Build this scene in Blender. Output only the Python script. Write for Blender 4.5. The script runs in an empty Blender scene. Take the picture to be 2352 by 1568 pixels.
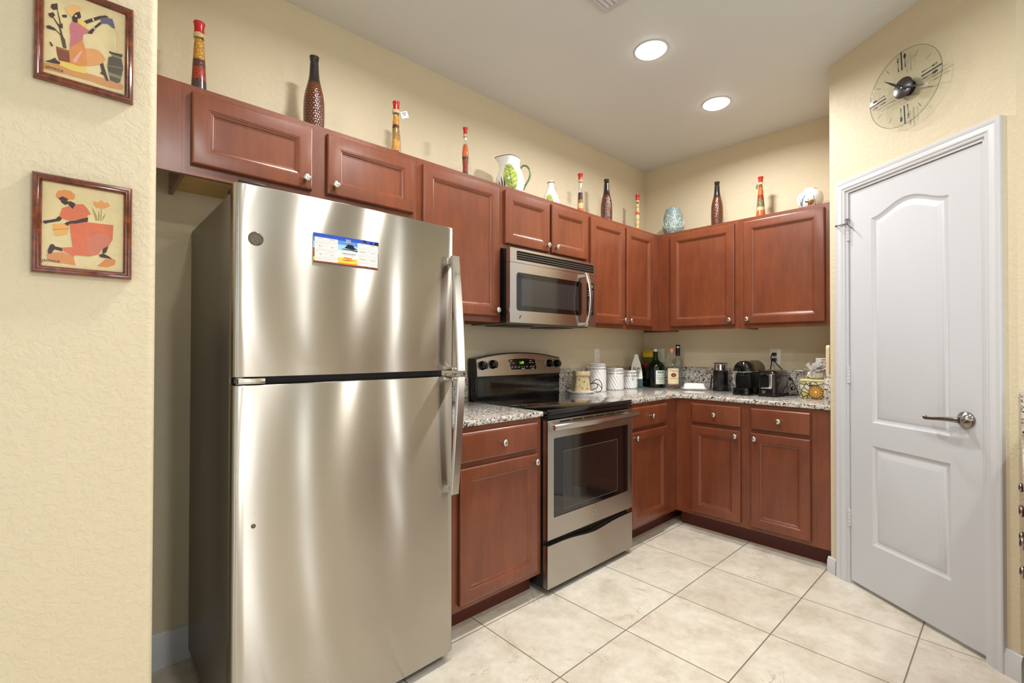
import bpy, bmesh, math, random
from mathutils import Matrix, Vector
random.seed(7)
SC = bpy.context.scene
COL = SC.collection
R = math.radians

# ------------------------------------------------------------------ camera
CX, CY, CZ = -3.7221, -2.2320, 1.2228
yaw, pit, rol = R(47.425), R(0.52), R(0.1235)
fw = Vector((math.cos(yaw) * math.cos(pit), math.sin(yaw) * math.cos(pit), math.sin(pit)))
rt0 = Vector((math.sin(yaw), -math.cos(yaw), 0)); up0 = rt0.cross(fw)
rt = rt0 * math.cos(rol) + up0 * math.sin(rol)
up = -rt0 * math.sin(rol) + up0 * math.cos(rol)
cam_d = bpy.data.cameras.new('camera')
cam = bpy.data.objects.new('camera', cam_d); COL.objects.link(cam)
M = Matrix.Identity(4)
for i in range(3):
    M[i][0] = rt[i]; M[i][1] = up[i]; M[i][2] = -fw[i]
M[0][3], M[1][3], M[2][3] = CX, CY, CZ
cam.matrix_world = M
cam_d.sensor_fit = 'HORIZONTAL'; cam_d.sensor_width = 36.0
cam_d.lens = 36.0 * 1076.77 / 2352
cam_d.shift_x = (1176 - 1162.25) / 2352
cam_d.shift_y = (792.14 - 784) / 2352
cam_d.clip_start = 0.05
SC.camera = cam

# ------------------------------------------------------------------ light, world, exposure
vs = SC.view_settings
SC.display_settings.display_device = 'sRGB'
vs.view_transform = 'Standard'; vs.look = 'None'; vs.gamma = 1.0
vs.use_curve_mapping = False
vs.exposure = 0.0
SC.cycles.use_denoising = True
SC.cycles.max_bounces = 10
SC.cycles.diffuse_bounces = 6
SC.cycles.glossy_bounces = 5
SC.cycles.transmission_bounces = 8
SC.cycles.transparent_max_bounces = 16
SC.cycles.caustics_reflective = False
SC.cycles.caustics_refractive = False
SC.cycles.sample_clamp_indirect = 6.0
CAN_POWER = 18.5
CAN_COLOR = (1.0, 0.985, 0.955)
ADDED_DAY_POWER = 34.0
EXW = -1.142

W = bpy.data.worlds.new('world'); SC.world = W
W.use_nodes = True
bg = W.node_tree.nodes['Background']
bg.inputs[0].default_value = (0.75, 0.86, 1.0, 1); bg.inputs[1].default_value = 1.6

def area(name, loc, size_x, size_y, power, color, direction):
    d = bpy.data.lights.new(name, 'AREA'); d.shape = 'RECTANGLE'
    d.size = size_x; d.size_y = size_y; d.energy = power; d.color = color
    o = bpy.data.objects.new(name, d); COL.objects.link(o)
    o.location = loc
    o.rotation_euler = Vector(direction).to_track_quat('-Z', 'Y').to_euler()
    return o
# added lamps at made-up windows behind the camera, for fill and fridge streaks
SKY = (0.95, 0.98, 1.0)
area('added_daylight_rear', (-2.84, -5.93, 1.30), 0.40, 1.9, ADDED_DAY_POWER * 0.55, SKY, (0, 1, 0))
area('added_daylight_narrow', (-1.775, -5.93, 1.30), 0.11, 1.9, ADDED_DAY_POWER * 0.14, SKY, (0, 1, 0))
area('added_daylight_slot', (EXW - 0.03, -3.48, 1.25), 0.09, 2.0, ADDED_DAY_POWER * 0.32, SKY, (-1, 0, 0))
area('added_daylight_wide', (-4.85, -5.93, 1.30), 2.3, 1.9, ADDED_DAY_POWER * 0.3, SKY, (0, 1, 0))
area('added_daylight_west', (-6.53, -3.2, 1.35), 2.3, 2.2, ADDED_DAY_POWER * 0.25, SKY, (1, 0, 0))

# ------------------------------------------------------------------ materials
def lin(r, g, b):
    f = lambda c: (c / 255 / 12.92) if c / 255 <= 0.04045 else ((c / 255 + 0.055) / 1.055) ** 2.4
    return (f(r), f(g), f(b), 1.0)

MATS = {}
def mat(name, col=(0.8, 0.8, 0.8, 1), rough=0.5, metal=0.0, coat=0.0, spec=0.5, emis=None, estr=0.0, aniso=0.0, arot=0.0, trans=0.0, ior=1.45):
    m = bpy.data.materials.new(name); m.use_nodes = True
    b = m.node_tree.nodes['Principled BSDF']
    b.inputs['Base Color'].default_value = col
    b.inputs['Roughness'].default_value = rough
    b.inputs['Metallic'].default_value = metal
    b.inputs['Coat Weight'].default_value = coat
    b.inputs['Coat Roughness'].default_value = 0.12 if coat > .45 or coat == 0 else 0.22
    b.inputs['Specular IOR Level'].default_value = spec
    b.inputs['IOR'].default_value = ior
    b.inputs['Transmission Weight'].default_value = trans
    b.inputs['Anisotropic'].default_value = aniso
    b.inputs['Anisotropic Rotation'].default_value = arot
    if emis:
        b.inputs['Emission Color'].default_value = emis
        b.inputs['Emission Strength'].default_value = estr
    MATS[name] = m
    return m
def NB(m): return m.node_tree.nodes, m.node_tree.links, m.node_tree.nodes['Principled BSDF']
def coords(m, kind='Object', scale=(1, 1, 1)):
    n, l, b = NB(m)
    t = n.new('ShaderNodeTexCoord'); mp = n.new('ShaderNodeMapping')
    mp.inputs['Scale'].default_value = scale
    l.new(t.outputs[kind], mp.inputs[0]); return mp.outputs[0]
def noise(m, vec, scale, detail=4, rough=0.55, dist=0.0):
    n, l, b = NB(m)
    x = n.new('ShaderNodeTexNoise'); x.inputs['Scale'].default_value = scale
    x.inputs['Detail'].default_value = detail; x.inputs['Roughness'].default_value = rough
    x.inputs['Distortion'].default_value = dist
    if vec: l.new(vec, x.inputs['Vector'])
    return x.outputs['Fac']
def voro(m, vec, scale, feat='F1', out='Distance', rnd=1.0):
    n, l, b = NB(m)
    x = n.new('ShaderNodeTexVoronoi'); x.feature = feat
    x.inputs['Scale'].default_value = scale; x.inputs['Randomness'].default_value = rnd
    if vec: l.new(vec, x.inputs['Vector'])
    return x.outputs[out]
def ramp(m, fac, stops, interp='LINEAR'):
    n, l, b = NB(m)
    x = n.new('ShaderNodeValToRGB'); x.color_ramp.interpolation = interp
    e = x.color_ramp.elements
    while len(e) > 1: e.remove(e[-1])
    e[0].position = stops[0][0]; e[0].color = stops[0][1]
    for p, c in stops[1:]:
        k = e.new(p); k.color = c
    l.new(fac, x.inputs[0]); return x.outputs[0]
def mix(m, fac, a, c, mode='MIX'):
    n, l, b = NB(m)
    x = n.new('ShaderNodeMix'); x.data_type = 'RGBA'; x.blend_type = mode
    for sock, v in ((x.inputs[0], fac), (x.inputs[6], a), (x.inputs[7], c)):
        if hasattr(v, 'links') or hasattr(v, 'is_linked'): l.new(v, sock)
        else: sock.default_value = v
    return x.outputs[2]
def mathn(m, op, a, c=0.5):
    n, l, b = NB(m)
    x = n.new('ShaderNodeMath'); x.operation = op
    for sock, v in ((x.inputs[0], a), (x.inputs[1], c)):
        if hasattr(v, 'is_linked'): l.new(v, sock)
        else: sock.default_value = v
    return x.outputs[0]
def bump(m, h, strength, dist=0.01):
    n, l, b = NB(m)
    x = n.new('ShaderNodeBump'); x.inputs['Strength'].default_value = strength
    x.inputs['Distance'].default_value = dist
    l.new(h, x.inputs['Height']); l.new(x.outputs[0], b.inputs['Normal'])
def setc(m, sock): m.node_tree.links.new(sock, NB(m)[2].inputs['Base Color'])
def setr(m, sock): m.node_tree.links.new(sock, NB(m)[2].inputs['Roughness'])

def wall_paint(name, col, tex=0.26):
    m = mat(name, col, 0.55, spec=0.35)
    v = coords(m)
    a = noise(m, v, 55, 5, 0.6, 0.6)
    k = ramp(m, a, [(0.44, (0, 0, 0, 1)), (0.56, (1, 1, 1, 1))])
    bump(m, k, tex, 0.004)
    c = noise(m, v, 1.7, 3)
    setc(m, mix(m, c, col, tuple(x * 0.94 for x in col[:3]) + (1,)))
    return m
WALL = wall_paint('cream_wall_paint', lin(219, 206, 177))
CEIL = wall_paint('white_ceiling_paint', lin(222, 227, 226), 0.12)
WHITE = mat('white_door_paint', lin(203, 205, 210), 0.38)
v_ = coords(WHITE, scale=(1, 1, 1)); bump(WHITE, noise(WHITE, v_, 160, 3), 0.06, 0.002)
TRIM = mat('white_trim_paint', lin(206, 207, 211), 0.35)

def cherry():
    m = mat('cherry_stained_maple', (0.3, 0.08, 0.03, 1), 0.33, coat=0.4)
    v = coords(m, 'Object', (9, 9, 1.1))
    g = noise(m, v, 5.0, 7, 0.62, 0.8)
    mott = noise(m, coords(m, 'Object', (1, 1, .6)), 5.5, 4, 0.6, 0.3)
    c1 = ramp(m, g, [(0.2, lin(107, 53, 30)), (0.5, lin(117, 60, 35)), (0.8, lin(126, 67, 40))])
    c2 = ramp(m, mott, [(0.3, (0.78, 0.72, 0.70, 1)), (0.5, (0.95, 0.95, 0.95, 1)), (0.7, (1.15, 1.16, 1.14, 1))])
    setc(m, mix(m, 1.0, c1, c2, 'MULTIPLY'))
    setr(m, ramp(m, mott, [(0.2, (0.36,) * 3 + (1,)), (0.8, (0.27,) * 3 + (1,))]))
    return m
CHERRY = cherry()
TOE_SHADE = mat('shade_darkened_cherry', lin(84, 32, 20), 0.45)  # cherry darkened to paint in the shadow of the toe recess
MAPLE = mat('unfinished_maple', lin(212, 176, 112), 0.5)
setc(MAPLE, ramp(MAPLE, noise(MAPLE, coords(MAPLE, 'Object', (1, 12, 12)), 4, 5), [(0.3, lin(206, 168, 100)), (0.7, lin(222, 190, 130))]))

def granite():
    m = mat('speckled_granite', rough=0.1, coat=0.3)
    v = coords(m, 'Object')
    base = ramp(m, noise(m, v, 22, 5, 0.6), [(0.3, lin(168, 158, 148)), (0.5, lin(206, 200, 192)), (0.68, lin(224, 218, 208))])
    tan = ramp(m, noise(m, v, 38, 3, 0.5), [(0.56, (0, 0, 0, 1)), (0.66, (1, 1, 1, 1))])
    c = mix(m, tan, base, lin(176, 150, 124))
    gry = ramp(m, noise(m, v, 75, 4, 0.65), [(0.53, (0, 0, 0, 1)), (0.58, (1, 1, 1, 1))])
    c = mix(m, gry, c, lin(112, 108, 106))
    blk = ramp(m, noise(m, v, 62, 3, 0.6, 0.4), [(0.585, (0, 0, 0, 1)), (0.61, (1, 1, 1, 1))])
    c = mix(m, blk, c, lin(30, 28, 28))
    setc(m, c); return m
GRANITE = granite()

def steel(name, col, rough, aniso=0.75, rot=0.25, grain=(1.5, 1.5, 260), spread=0.0):
    m = mat(name, col, rough, 1.0, aniso=aniso, arot=rot)
    n, l, b = NB(m)
    t = n.new('ShaderNodeTangent'); t.direction_type = 'RADIAL'; t.axis = 'Z'
    l.new(t.outputs[0], b.inputs['Tangent'])
    g = noise(m, coords(m, 'Object', grain), 3, 4, 0.6)
    setr(m, ramp(m, g, [(0.2, (rough * 0.97,) * 3 + (1,)), (0.8, (rough * 1.03,) * 3 + (1,))]))
    if spread:
        # horizontal brushing scatters the reflection up and down: two more lobes with their facets tipped either way
        geo = n.new('ShaderNodeNewGeometry'); last = b.outputs[0]
        for k, (tip, fac) in enumerate(((spread, 0.36), (-spread * 0.8, 0.22))):
            ad = n.new('ShaderNodeVectorMath'); ad.operation = 'ADD'; ad.inputs[1].default_value = (0, 0, tip)
            no = n.new('ShaderNodeVectorMath'); no.operation = 'NORMALIZE'
            l.new(geo.outputs['Normal'], ad.inputs[0]); l.new(ad.outputs[0], no.inputs[0])
            gl = n.new('ShaderNodeBsdfAnisotropic'); gl.inputs['Color'].default_value = col
            gl.inputs['Roughness'].default_value = rough * 1.05; gl.inputs['Anisotropy'].default_value = 0.68; gl.inputs['Rotation'].default_value = 0.0
            l.new(no.outputs[0], gl.inputs['Normal']); l.new(t.outputs[0], gl.inputs['Tangent'])
            mx = n.new('ShaderNodeMixShader'); mx.inputs[0].default_value = fac
            l.new(last, mx.inputs[1]); l.new(gl.outputs[0], mx.inputs[2]); last = mx.outputs[0]
        l.new(last, n['Material Output'].inputs[0])
    return m
STEEL = steel('brushed_stainless_steel', lin(188, 182, 173), 0.20, 1.0, spread=0.30)
STEEL2 = steel('stainless_trim', lin(196, 191, 184), 0.22, 0.7)
SIDEGREY = mat('grey_painted_steel', lin(116, 108, 98), 0.36, 0.55)
NICKEL = mat('satin_nickel', lin(205, 200, 192), 0.25, 1.0)
DARKNICKEL = mat('dark_nickel', lin(150, 142, 134), 0.18, 1.0)
CHROME = mat('chrome', lin(225, 225, 225), 0.06, 1.0)
BLACK = mat('black_enamel', lin(14, 14, 15), 0.22)
BLACKM = mat('matte_black_plastic', lin(20, 20, 21), 0.45)
GLOSSB = mat('gloss_black_plastic', lin(8, 8, 9), 0.06, coat=0.5)
BGLASS = mat('black_glass', lin(6, 6, 7), 0.03, coat=0.8)
OVENW = mat('tinted_oven_glass', lin(24, 20, 18), 0.03, coat=1.0)
MWW = mat('tinted_microwave_glass', lin(40, 40, 42), 0.06, coat=1.0)
PRINT = mat('light_grey_print', lin(205, 205, 205), 0.5)
INK = mat('black_ink', lin(22, 20, 20), 0.6)
GREENLED = mat('green_display_digits', lin(120, 240, 70), 0.5, emis=lin(120, 240, 70), estr=1.4)
BEIGELCD = mat('dim_display', lin(120, 112, 60), 0.4)
PAPER = mat('white_paper', lin(240, 238, 234), 0.6)
PLASTICW = mat('white_plastic', lin(236, 234, 228), 0.35)
CERAMW = mat('white_glazed_ceramic', lin(238, 237, 236), 0.12, coat=0.5)
REDWAX = mat('red_wax', lin(186, 30, 32), 0.25, coat=0.3)
RAFFIA = mat('raffia', lin(214, 192, 146), 0.8)
GREENP = mat('green_glaze', lin(84, 108, 62), 0.2, coat=0.4)
LIME = mat('leaf_green_glaze', lin(170, 186, 88), 0.2, coat=0.4)
setc(LIME, ramp(LIME, noise(LIME, coords(LIME), 30, 3), [(0.35, lin(140, 164, 78)), (0.65, lin(196, 204, 110))]))
DKGREEN = mat('dark_green_glaze', lin(52, 70, 48), 0.2, coat=0.4)
OLIVEV = mat('leaf_vein_green', lin(96, 120, 52), 0.25)

def thin_glass(name, tint, refl_rough=0.02, fres=1.45, gloss=1.0):
    m = bpy.data.materials.new(name); m.use_nodes = True
    n, l = m.node_tree.nodes, m.node_tree.links
    n.remove(n['Principled BSDF'])
    o = n['Material Output']
    t = n.new('ShaderNodeBsdfTransparent'); t.inputs[0].default_value = tint
    g = n.new('ShaderNodeBsdfGlossy'); g.inputs['Roughness'].default_value = refl_rough
    g.inputs['Color'].default_value = (gloss, gloss, gloss, 1)
    lw = n.new('ShaderNodeLayerWeight'); lw.inputs[0].default_value = 0.5
    p5 = n.new('ShaderNodeMath'); p5.operation = 'POWER'; p5.inputs[1].default_value = 4.0
    f = n.new('ShaderNodeMath'); f.operation = 'MULTIPLY_ADD'; f.inputs[1].default_value = 0.75; f.inputs[2].default_value = ((fres - 1) / (fres + 1)) ** 2
    l.new(lw.outputs['Facing'], p5.inputs[0]); l.new(p5.outputs[0], f.inputs[0])
    x = n.new('ShaderNodeMixShader')
    l.new(f.outputs[0], x.inputs[0]); l.new(t.outputs[0], x.inputs[1]); l.new(g.outputs[0], x.inputs[2])
    l.new(x.outputs[0], o.inputs[0]); MATS[name] = m; return m
GLASS = thin_glass('clear_glass', (0.93, 0.95, 0.94, 1))
CLOCKG = thin_glass('clock_glass', (0.955, 0.96, 0.945, 1), 0.02, 1.02, 0.35)
GLASSEDGE = thin_glass('glass_edge', (0.55, 0.62, 0.60, 1))
GREENGLASS = thin_glass('green_bottle_glass', (0.10, 0.30, 0.06, 1))
AMBERG = thin_glass('amber_bottle_glass', (0.14, 0.05, 0.015, 1))
FROST = thin_glass('clear_tall_bottle_glass', (0.86, 0.88, 0.89, 1), 0.06)
CELLO = thin_glass('crinkled_clear_film', (0.90, 0.90, 0.90, 1), 0.05, 2.0)

def layered(name, bands, scale=160):
    """spices, beans and chillies packed in layers; bands in object z metres"""
    m = mat(name, rough=0.45)
    n, l, b = NB(m)
    v = coords(m)
    sp = n.new('ShaderNodeSeparateXYZ'); t = n.new('ShaderNodeTexCoord')
    l.new(t.outputs['Object'], sp.inputs[0])
    wob = mathn(m, 'MULTIPLY', noise(m, v, 28, 2), 0.03)
    z = mathn(m, 'MULTIPLY', mathn(m, 'ADD', sp.outputs[2], wob), 3.0)
    c = ramp(m, z, [(p * 3.0, col) for p, col in bands], 'CONSTANT')
    cell = voro(m, v, scale)
    shade = ramp(m, cell, [(0.25, (1.35, 1.35, 1.25, 1)), (0.62, (0.75, 0.66, 0.58, 1))])
    setc(m, mix(m, 1.0, c, shade, 'MULTIPLY'))
    bump(m, cell, 0.5, 0.003)
    return m
CHILI, CORN, BEAN, ORNG, PALE, DARK = lin(158, 44, 22), lin(206, 150, 60), lin(92, 44, 34), lin(214, 104, 34), lin(226, 200, 150), lin(70, 40, 44)

def floor_mat():
    m = mat('cream_porcelain_tile', rough=0.3, coat=0.15)
    n, l, b = NB(m)
    t = n.new('ShaderNodeTexCoord'); mp = n.new('ShaderNodeMapping')
    mp.inputs['Location'].default_value = (1.0724, 1.0734, 0)
    l.new(t.outputs['Object'], mp.inputs[0]); v = mp.outputs[0]
    S = 0.4362
    br = n.new('ShaderNodeTexBrick'); br.offset = 0; br.squash = 1
    br.inputs['Scale'].default_value = 1.0
    br.inputs['Brick Width'].default_value = S; br.inputs['Row Height'].default_value = S
    br.inputs['Mortar Size'].default_value = 0.0026; br.inputs['Mortar Smooth'].default_value = 0.1
    br.inputs['Color1'].default_value = (1, 1, 1, 1); br.inputs['Color2'].default_value = (0.93, 0.93, 0.93, 1)
    l.new(v, br.inputs['Vector'])
    cl = noise(m, v, 4.2, 7, 0.62, 0.5)
    base = ramp(m, cl, [(0.25, lin(196, 183, 165)), (0.45, lin(217, 207, 191)), (0.62, lin(229, 222, 208)), (0.8, lin(211, 200, 183))])
    fine = ramp(m, noise(m, v, 22, 5, 0.7), [(0.3, (0.90, 0.89, 0.87, 1)), (0.6, (1.04, 1.04, 1.03, 1))])
    c = mix(m, 1.0, base, fine, 'MULTIPLY')
    # fine irregular veins
    wv = noise(m, v, 2.1, 5, 0.6, 1.2)
    vd = mathn(m, 'ABSOLUTE', mathn(m, 'SUBTRACT', wv, 0.5), 0)
    vein = ramp(m, vd, [(0.0, (1, 1, 1, 1)), (0.006, (0, 0, 0, 1))])
    msk = ramp(m, noise(m, v, 3.3, 2), [(0.5, (0, 0, 0, 1)), (0.6, (0.55, 0.55, 0.55, 1))])
    c = mix(m, mix(m, 1.0, vein, msk, 'MULTIPLY'), c, lin(150, 120, 92))
    c = mix(m, 1.0, c, br.outputs['Color'], 'MULTIPLY')
    c = mix(m, br.outputs['Fac'], c, lin(128, 120, 110))
    setc(m, c)
    inv = mathn(m, 'SUBTRACT', 1.0, br.outputs['Fac'])
    bump(m, inv, 0.5, 0.002)
    return m
FLOOR = floor_mat()

# ------------------------------------------------------------------ mesh helper
class MB:
    def __init__(s): s.v = []; s.f = []; s.mi = []
    def add(s, vs_, fs, m=0):
        o = len(s.v); s.v += [tuple(p) for p in vs_]
        for k, f in enumerate(fs):
            s.f.append([i + o for i in f]); s.mi.append(m[k] if isinstance(m, list) else m)
        return s
    def xf(s, mtx, start=0):
        s.v[start:] = [tuple(mtx @ Vector(p)) for p in s.v[start:]]; return s
    def addbm(s, bm, m=0, mtx=None):
        bm.verts.index_update()
        s.add([(mtx @ x.co if mtx else x.co) for x in bm.verts], [[q.index for q in f.verts] for f in bm.faces], m)
        bm.free(); return s
    def box(s, x0, x1, y0, y1, z0, z1, m=0, bev=0.0, seg=2):
        x0, x1 = min(x0, x1), max(x0, x1); y0, y1 = min(y0, y1), max(y0, y1); z0, z1 = min(z0, z1), max(z0, z1)
        bm = bmesh.new(); bmesh.ops.create_cube(bm, size=1)
        for q in bm.verts: q.co = ((x0 + x1) / 2 + q.co.x * (x1 - x0), (y0 + y1) / 2 + q.co.y * (y1 - y0), (z0 + z1) / 2 + q.co.z * (z1 - z0))
        if bev: bmesh.ops.bevel(bm, geom=bm.edges[:], offset=bev, segments=seg, affect='EDGES', profile=0.5)
        return s.addbm(bm, m)
    def loops(s, L, m=0, cap0=False, cap1=True, closed=True):
        n = len(L[0]); vs_ = [p for q in L for p in q]; fs = []; ms = []
        for k in range(len(L) - 1):
            mm = m[k] if isinstance(m, list) else m
            for i in range(n if closed else n - 1):
                j = (i + 1) % n
                fs.append([k * n + i, k * n + j, (k + 1) * n + j, (k + 1) * n + i]); ms.append(mm)
        if cap0: fs.append(list(range(n))[::-1]); ms.append(m[0] if isinstance(m, list) else m)
        if cap1: fs.append([(len(L) - 1) * n + i for i in range(n)]); ms.append(m[-1] if isinstance(m, list) else m)
        return s.add(vs_, fs, ms)
    def lathe(s, prof, m=0, seg=40, c=(0, 0, 0), cap0=True, cap1=True, sx=1.0, sy=1.0):
        L = []
        for r, z in prof:
            L.append([(c[0] + sx * r * math.cos(2 * math.pi * i / seg), c[1] + sy * r * math.sin(2 * math.pi * i / seg), c[2] + z) for i in range(seg)])
        return s.loops(L, m, cap0, cap1)
    def tube(s, pts, r, m=0, seg=8, caps=True, flat=1.0):
        pts = [Vector(p) for p in pts]; n = len(pts)
        rr = r if isinstance(r, (list, tuple)) else [r] * n
        L = []; prev = None
        for k in range(n):
            t = (pts[min(k + 1, n - 1)] - pts[max(k - 1, 0)]).normalized()
            if prev is None:
                a = Vector((0, 0, 1)) if abs(t.z) < 0.9 else Vector((1, 0, 0))
                u = t.cross(a).normalized()
            else:
                u = (prev - t * prev.dot(t)).normalized()
            prev = u; w = t.cross(u)
            L.append([tuple(pts[k] + (u * math.cos(2 * math.pi * i / seg) + w * math.sin(2 * math.pi * i / seg) * flat) * rr[k]) for i in range(seg)])
        return s.loops(L, m, caps, caps)
    def prism(s, poly, a0, a1, axis='Y', m=0):
        """extrude a 2-D polygon; axis is the extrusion direction"""
        def P(p, a): return {'Y': (p[0], a, p[1]), 'X': (a, p[0], p[1]), 'Z': (p[0], p[1], a)}[axis]
        n = len(poly)
        vs_ = [P(p, a0) for p in poly] + [P(p, a1) for p in poly]
        fs = [list(range(n))[::-1], [n + i for i in range(n)]] + [[i, (i + 1) % n, n + (i + 1) % n, n + i] for i in range(n)]
        return s.add(vs_, fs, m)
    def build(s, name, mats, parent=None, loc=None, rot=None, smooth=True, angle=32, fix=True):
        me = bpy.data.meshes.new(name)
        me.from_pydata(s.v, [], s.f)
        if not isinstance(mats, (list, tuple)): mats = [mats]
        for q in mats: me.materials.append(q)
        me.polygons.foreach_set('material_index', s.mi)
        if fix:
            bm = bmesh.new(); bm.from_mesh(me)
            bmesh.ops.recalc_face_normals(bm, faces=bm.faces[:]); bm.to_mesh(me); bm.free()
        me.polygons.foreach_set('use_smooth', [smooth] * len(me.polygons))
        if smooth: me.set_sharp_from_angle(angle=R(angle))
        me.update()
        o = bpy.data.objects.new(name, me); COL.objects.link(o)
        if parent: o.parent = parent
        if loc: o.location = loc
        if rot is not None: o.rotation_euler = (0, 0, rot)
        return o

def tag(o, label=None, cat=None, group=None, kind=None):
    if label: o['label'] = label
    if cat: o['category'] = cat
    if group: o['group'] = group
    if kind: o['kind'] = kind
    return o
def thing(name, label, cat, loc=(0, 0, 0), rot=0.0, group=None):
    o = bpy.data.objects.new(name, None); COL.objects.link(o)
    o.empty_display_size = 0.05
    o.location = loc; o.rotation_euler = (0, 0, rot)
    return tag(o, label, cat, group)
def struct(o): o['kind'] = 'structure'; return o

_tc = {}
def text_pts(body, size, align='CENTER', space=1.0, shear=0.0):
    """flat lettering as (verts, faces) in the x-y plane, centred on the origin"""
    key = (body, size, align, space, shear)
    if key not in _tc:
        cu = bpy.data.curves.new('lettering', 'FONT'); cu.body = body; cu.size = size
        cu.align_x = align; cu.align_y = 'CENTER'; cu.resolution_u = 2; cu.space_character = space; cu.shear = shear
        o = bpy.data.objects.new('lettering', cu); COL.objects.link(o)
        bpy.context.view_layer.update()
        me = bpy.data.meshes.new_from_object(o.evaluated_get(bpy.context.evaluated_depsgraph_get()))
        _tc[key] = ([tuple(q.co) for q in me.vertices], [list(p.vertices) for p in me.polygons])
        bpy.data.objects.remove(o); bpy.data.curves.remove(cu); bpy.data.meshes.remove(me)
    return _tc[key]
def put_text(mb, body, size, cx, y, cz, m=0, align='CENTER', space=1.0, sx=1.0, shear=0.0):
    """lettering on a plane facing -y"""
    vs_, fs = text_pts(body, size, align, space, shear)
    mb.add([(cx + p[0] * sx, y, cz + p[1]) for p in vs_], fs, m)
def wrap_text(mb, body, size, Rz, a0, cz, m=0, off=0.0008, space=1.0, sx=1.0):
    """lettering wrapped round a vertical cylinder/lathe; a0 is the facing angle"""
    vs_, fs = text_pts(body, size, 'CENTER', space)
    out = []
    for p in vs_:
        r = Rz(cz + p[1]) + off; a = a0 + p[0] * sx / r
        out.append((r * math.cos(a), r * math.sin(a), cz + p[1]))
    mb.add(out, fs, m)
def wrap_patch(mb, Rz, a0, half, z0, z1, m=0, off=0.0005, na=14, nz=6):
    L = []
    for k in range(nz + 1):
        z = z0 + (z1 - z0) * k / nz; r = Rz(z) + off
        L.append([(r * math.cos(a0 - half + 2 * half * i / na), r * math.sin(a0 - half + 2 * half * i / na), z) for i in range(na + 1)])
    mb.loops(L, m, False, False, closed=False)
def wrap_poly(mb, poly, Rz, a0, cz, m=0, off=0.0008, sub=5):
    """convex-ish 2-D polygon (u along the surface, v up) laid on a lathe surface as a subdivided fan"""
    cu = sum(p[0] for p in poly) / len(poly); cv = sum(p[1] for p in poly) / len(poly)
    L = []
    for k in range(1, sub + 1):
        f = k / sub
        ring = []
        for u, v in poly:
            uu = cu + (u - cu) * f; vv = cv + (v - cv) * f
            r = Rz(cz + vv) + off; a = a0 + uu / max(r, 0.01)
            ring.append((r * math.cos(a), r * math.sin(a), cz + vv))
        L.append(ring)
    mb.loops(L, m, True, False)
def prof_fn(prof):
    ps = sorted([(z, r) for r, z in prof])
    def f(z):
        if z <= ps[0][0]: return ps[0][1]
        for (z0, r0), (z1, r1) in zip(ps, ps[1:]):
            if z <= z1: return r0 + (r1 - r0) * ((z - z0) / (z1 - z0) if z1 > z0 else 0)
        return ps[-1][1]
    return f
def smooth_prof(pts, n=4):
    """Catmull-Rom through (r,z) points"""
    out = []
    P = [pts[0]] + list(pts) + [pts[-1]]
    for i in range(1, len(P) - 2):
        a, b, c, d = P[i - 1], P[i], P[i + 1], P[i + 2]
        for k in range(n):
            t = k / n
            out.append(tuple(0.5 * (2 * b[j] + (c[j] - a[j]) * t + (2 * a[j] - 5 * b[j] + 4 * c[j] - d[j]) * t * t + (3 * b[j] - a[j] - 3 * c[j] + d[j]) * t ** 3) for j in (0, 1)))
    out.append(tuple(pts[-1]))
    fixed = []
    for q, (r, z) in enumerate(out):
        i = min(q // n, len(pts) - 2); b, c = pts[i], pts[i + 1]
        lo, hi = min(b[1], c[1]), max(b[1], c[1]); e_ = 0.15 * abs(b[0] - c[0]) + 0.002 * min(1, abs(b[1] - c[1]) / 0.03)
        fixed.append((max(0.0005, min(max(r, min(b[0], c[0]) - e_), max(b[0], c[0]) + e_)), min(max(z, lo), hi)))
    return fixed
def smooth_path(pts, n=6):
    out = []
    P = [Vector(p) for p in ([pts[0]] + list(pts) + [pts[-1]])]
    for i in range(1, len(P) - 2):
        a, b, c, d = P[i - 1], P[i], P[i + 1], P[i + 2]
        for k in range(n):
            t = k / n
            out.append(0.5 * (2 * b + (c - a) * t + (2 * a - 5 * b + 4 * c - d) * t * t + (3 * b - a - 3 * c + d) * t ** 3))
    out.append(P[-1]); return out
def round_rect(x0, x1, z0, z1, r, n=5):
    pts = []
    for cx, cz, a0 in ((x1 - r, z1 - r, 0), (x0 + r, z1 - r, 90), (x0 + r, z0 + r, 180), (x1 - r, z0 + r, 270)):
        for k in range(n + 1):
            a = R(a0 + 90 * k / n); pts.append((cx + r * math.cos(a), cz + r * math.sin(a)))
    return pts
# ------------------------------------------------------------------ room shell
H = 2.798
WX, WY = -3.569, -0.72          # corner of the wall that carries the pictures
def slab(name, mb, m): return struct(mb.build(name, m))
slab('floor', MB().box(-6.6, 0.15, -6.1, 0.15, -0.1, 0.0), FLOOR)
slab('ceiling', MB().box(-6.6, 0.15, -6.1, 0.15, H, H + 0.1), CEIL)
slab('wall_back', MB().box(-6.5, 0.12, 0.0, 0.12, 0, H), WALL)
slab('wall_right', MB().box(0.0, 0.12, -1.60, 0.0, 0, H), WALL)
# picture wall: a thick return beside the fridge with a rounded corner
p = [(-6.5, -0.0005), (-6.5, WY)]
rr = 0.018
for k in range(7):
    a = R(-90 + 90 * k / 6)
    p.append((WX - rr + rr * math.cos(a), WY + rr + rr * math.sin(a)))
p += [(WX, -0.0005)]
slab('wall_left', MB().prism(p, 0, H, 'Z'), WALL)
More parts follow.
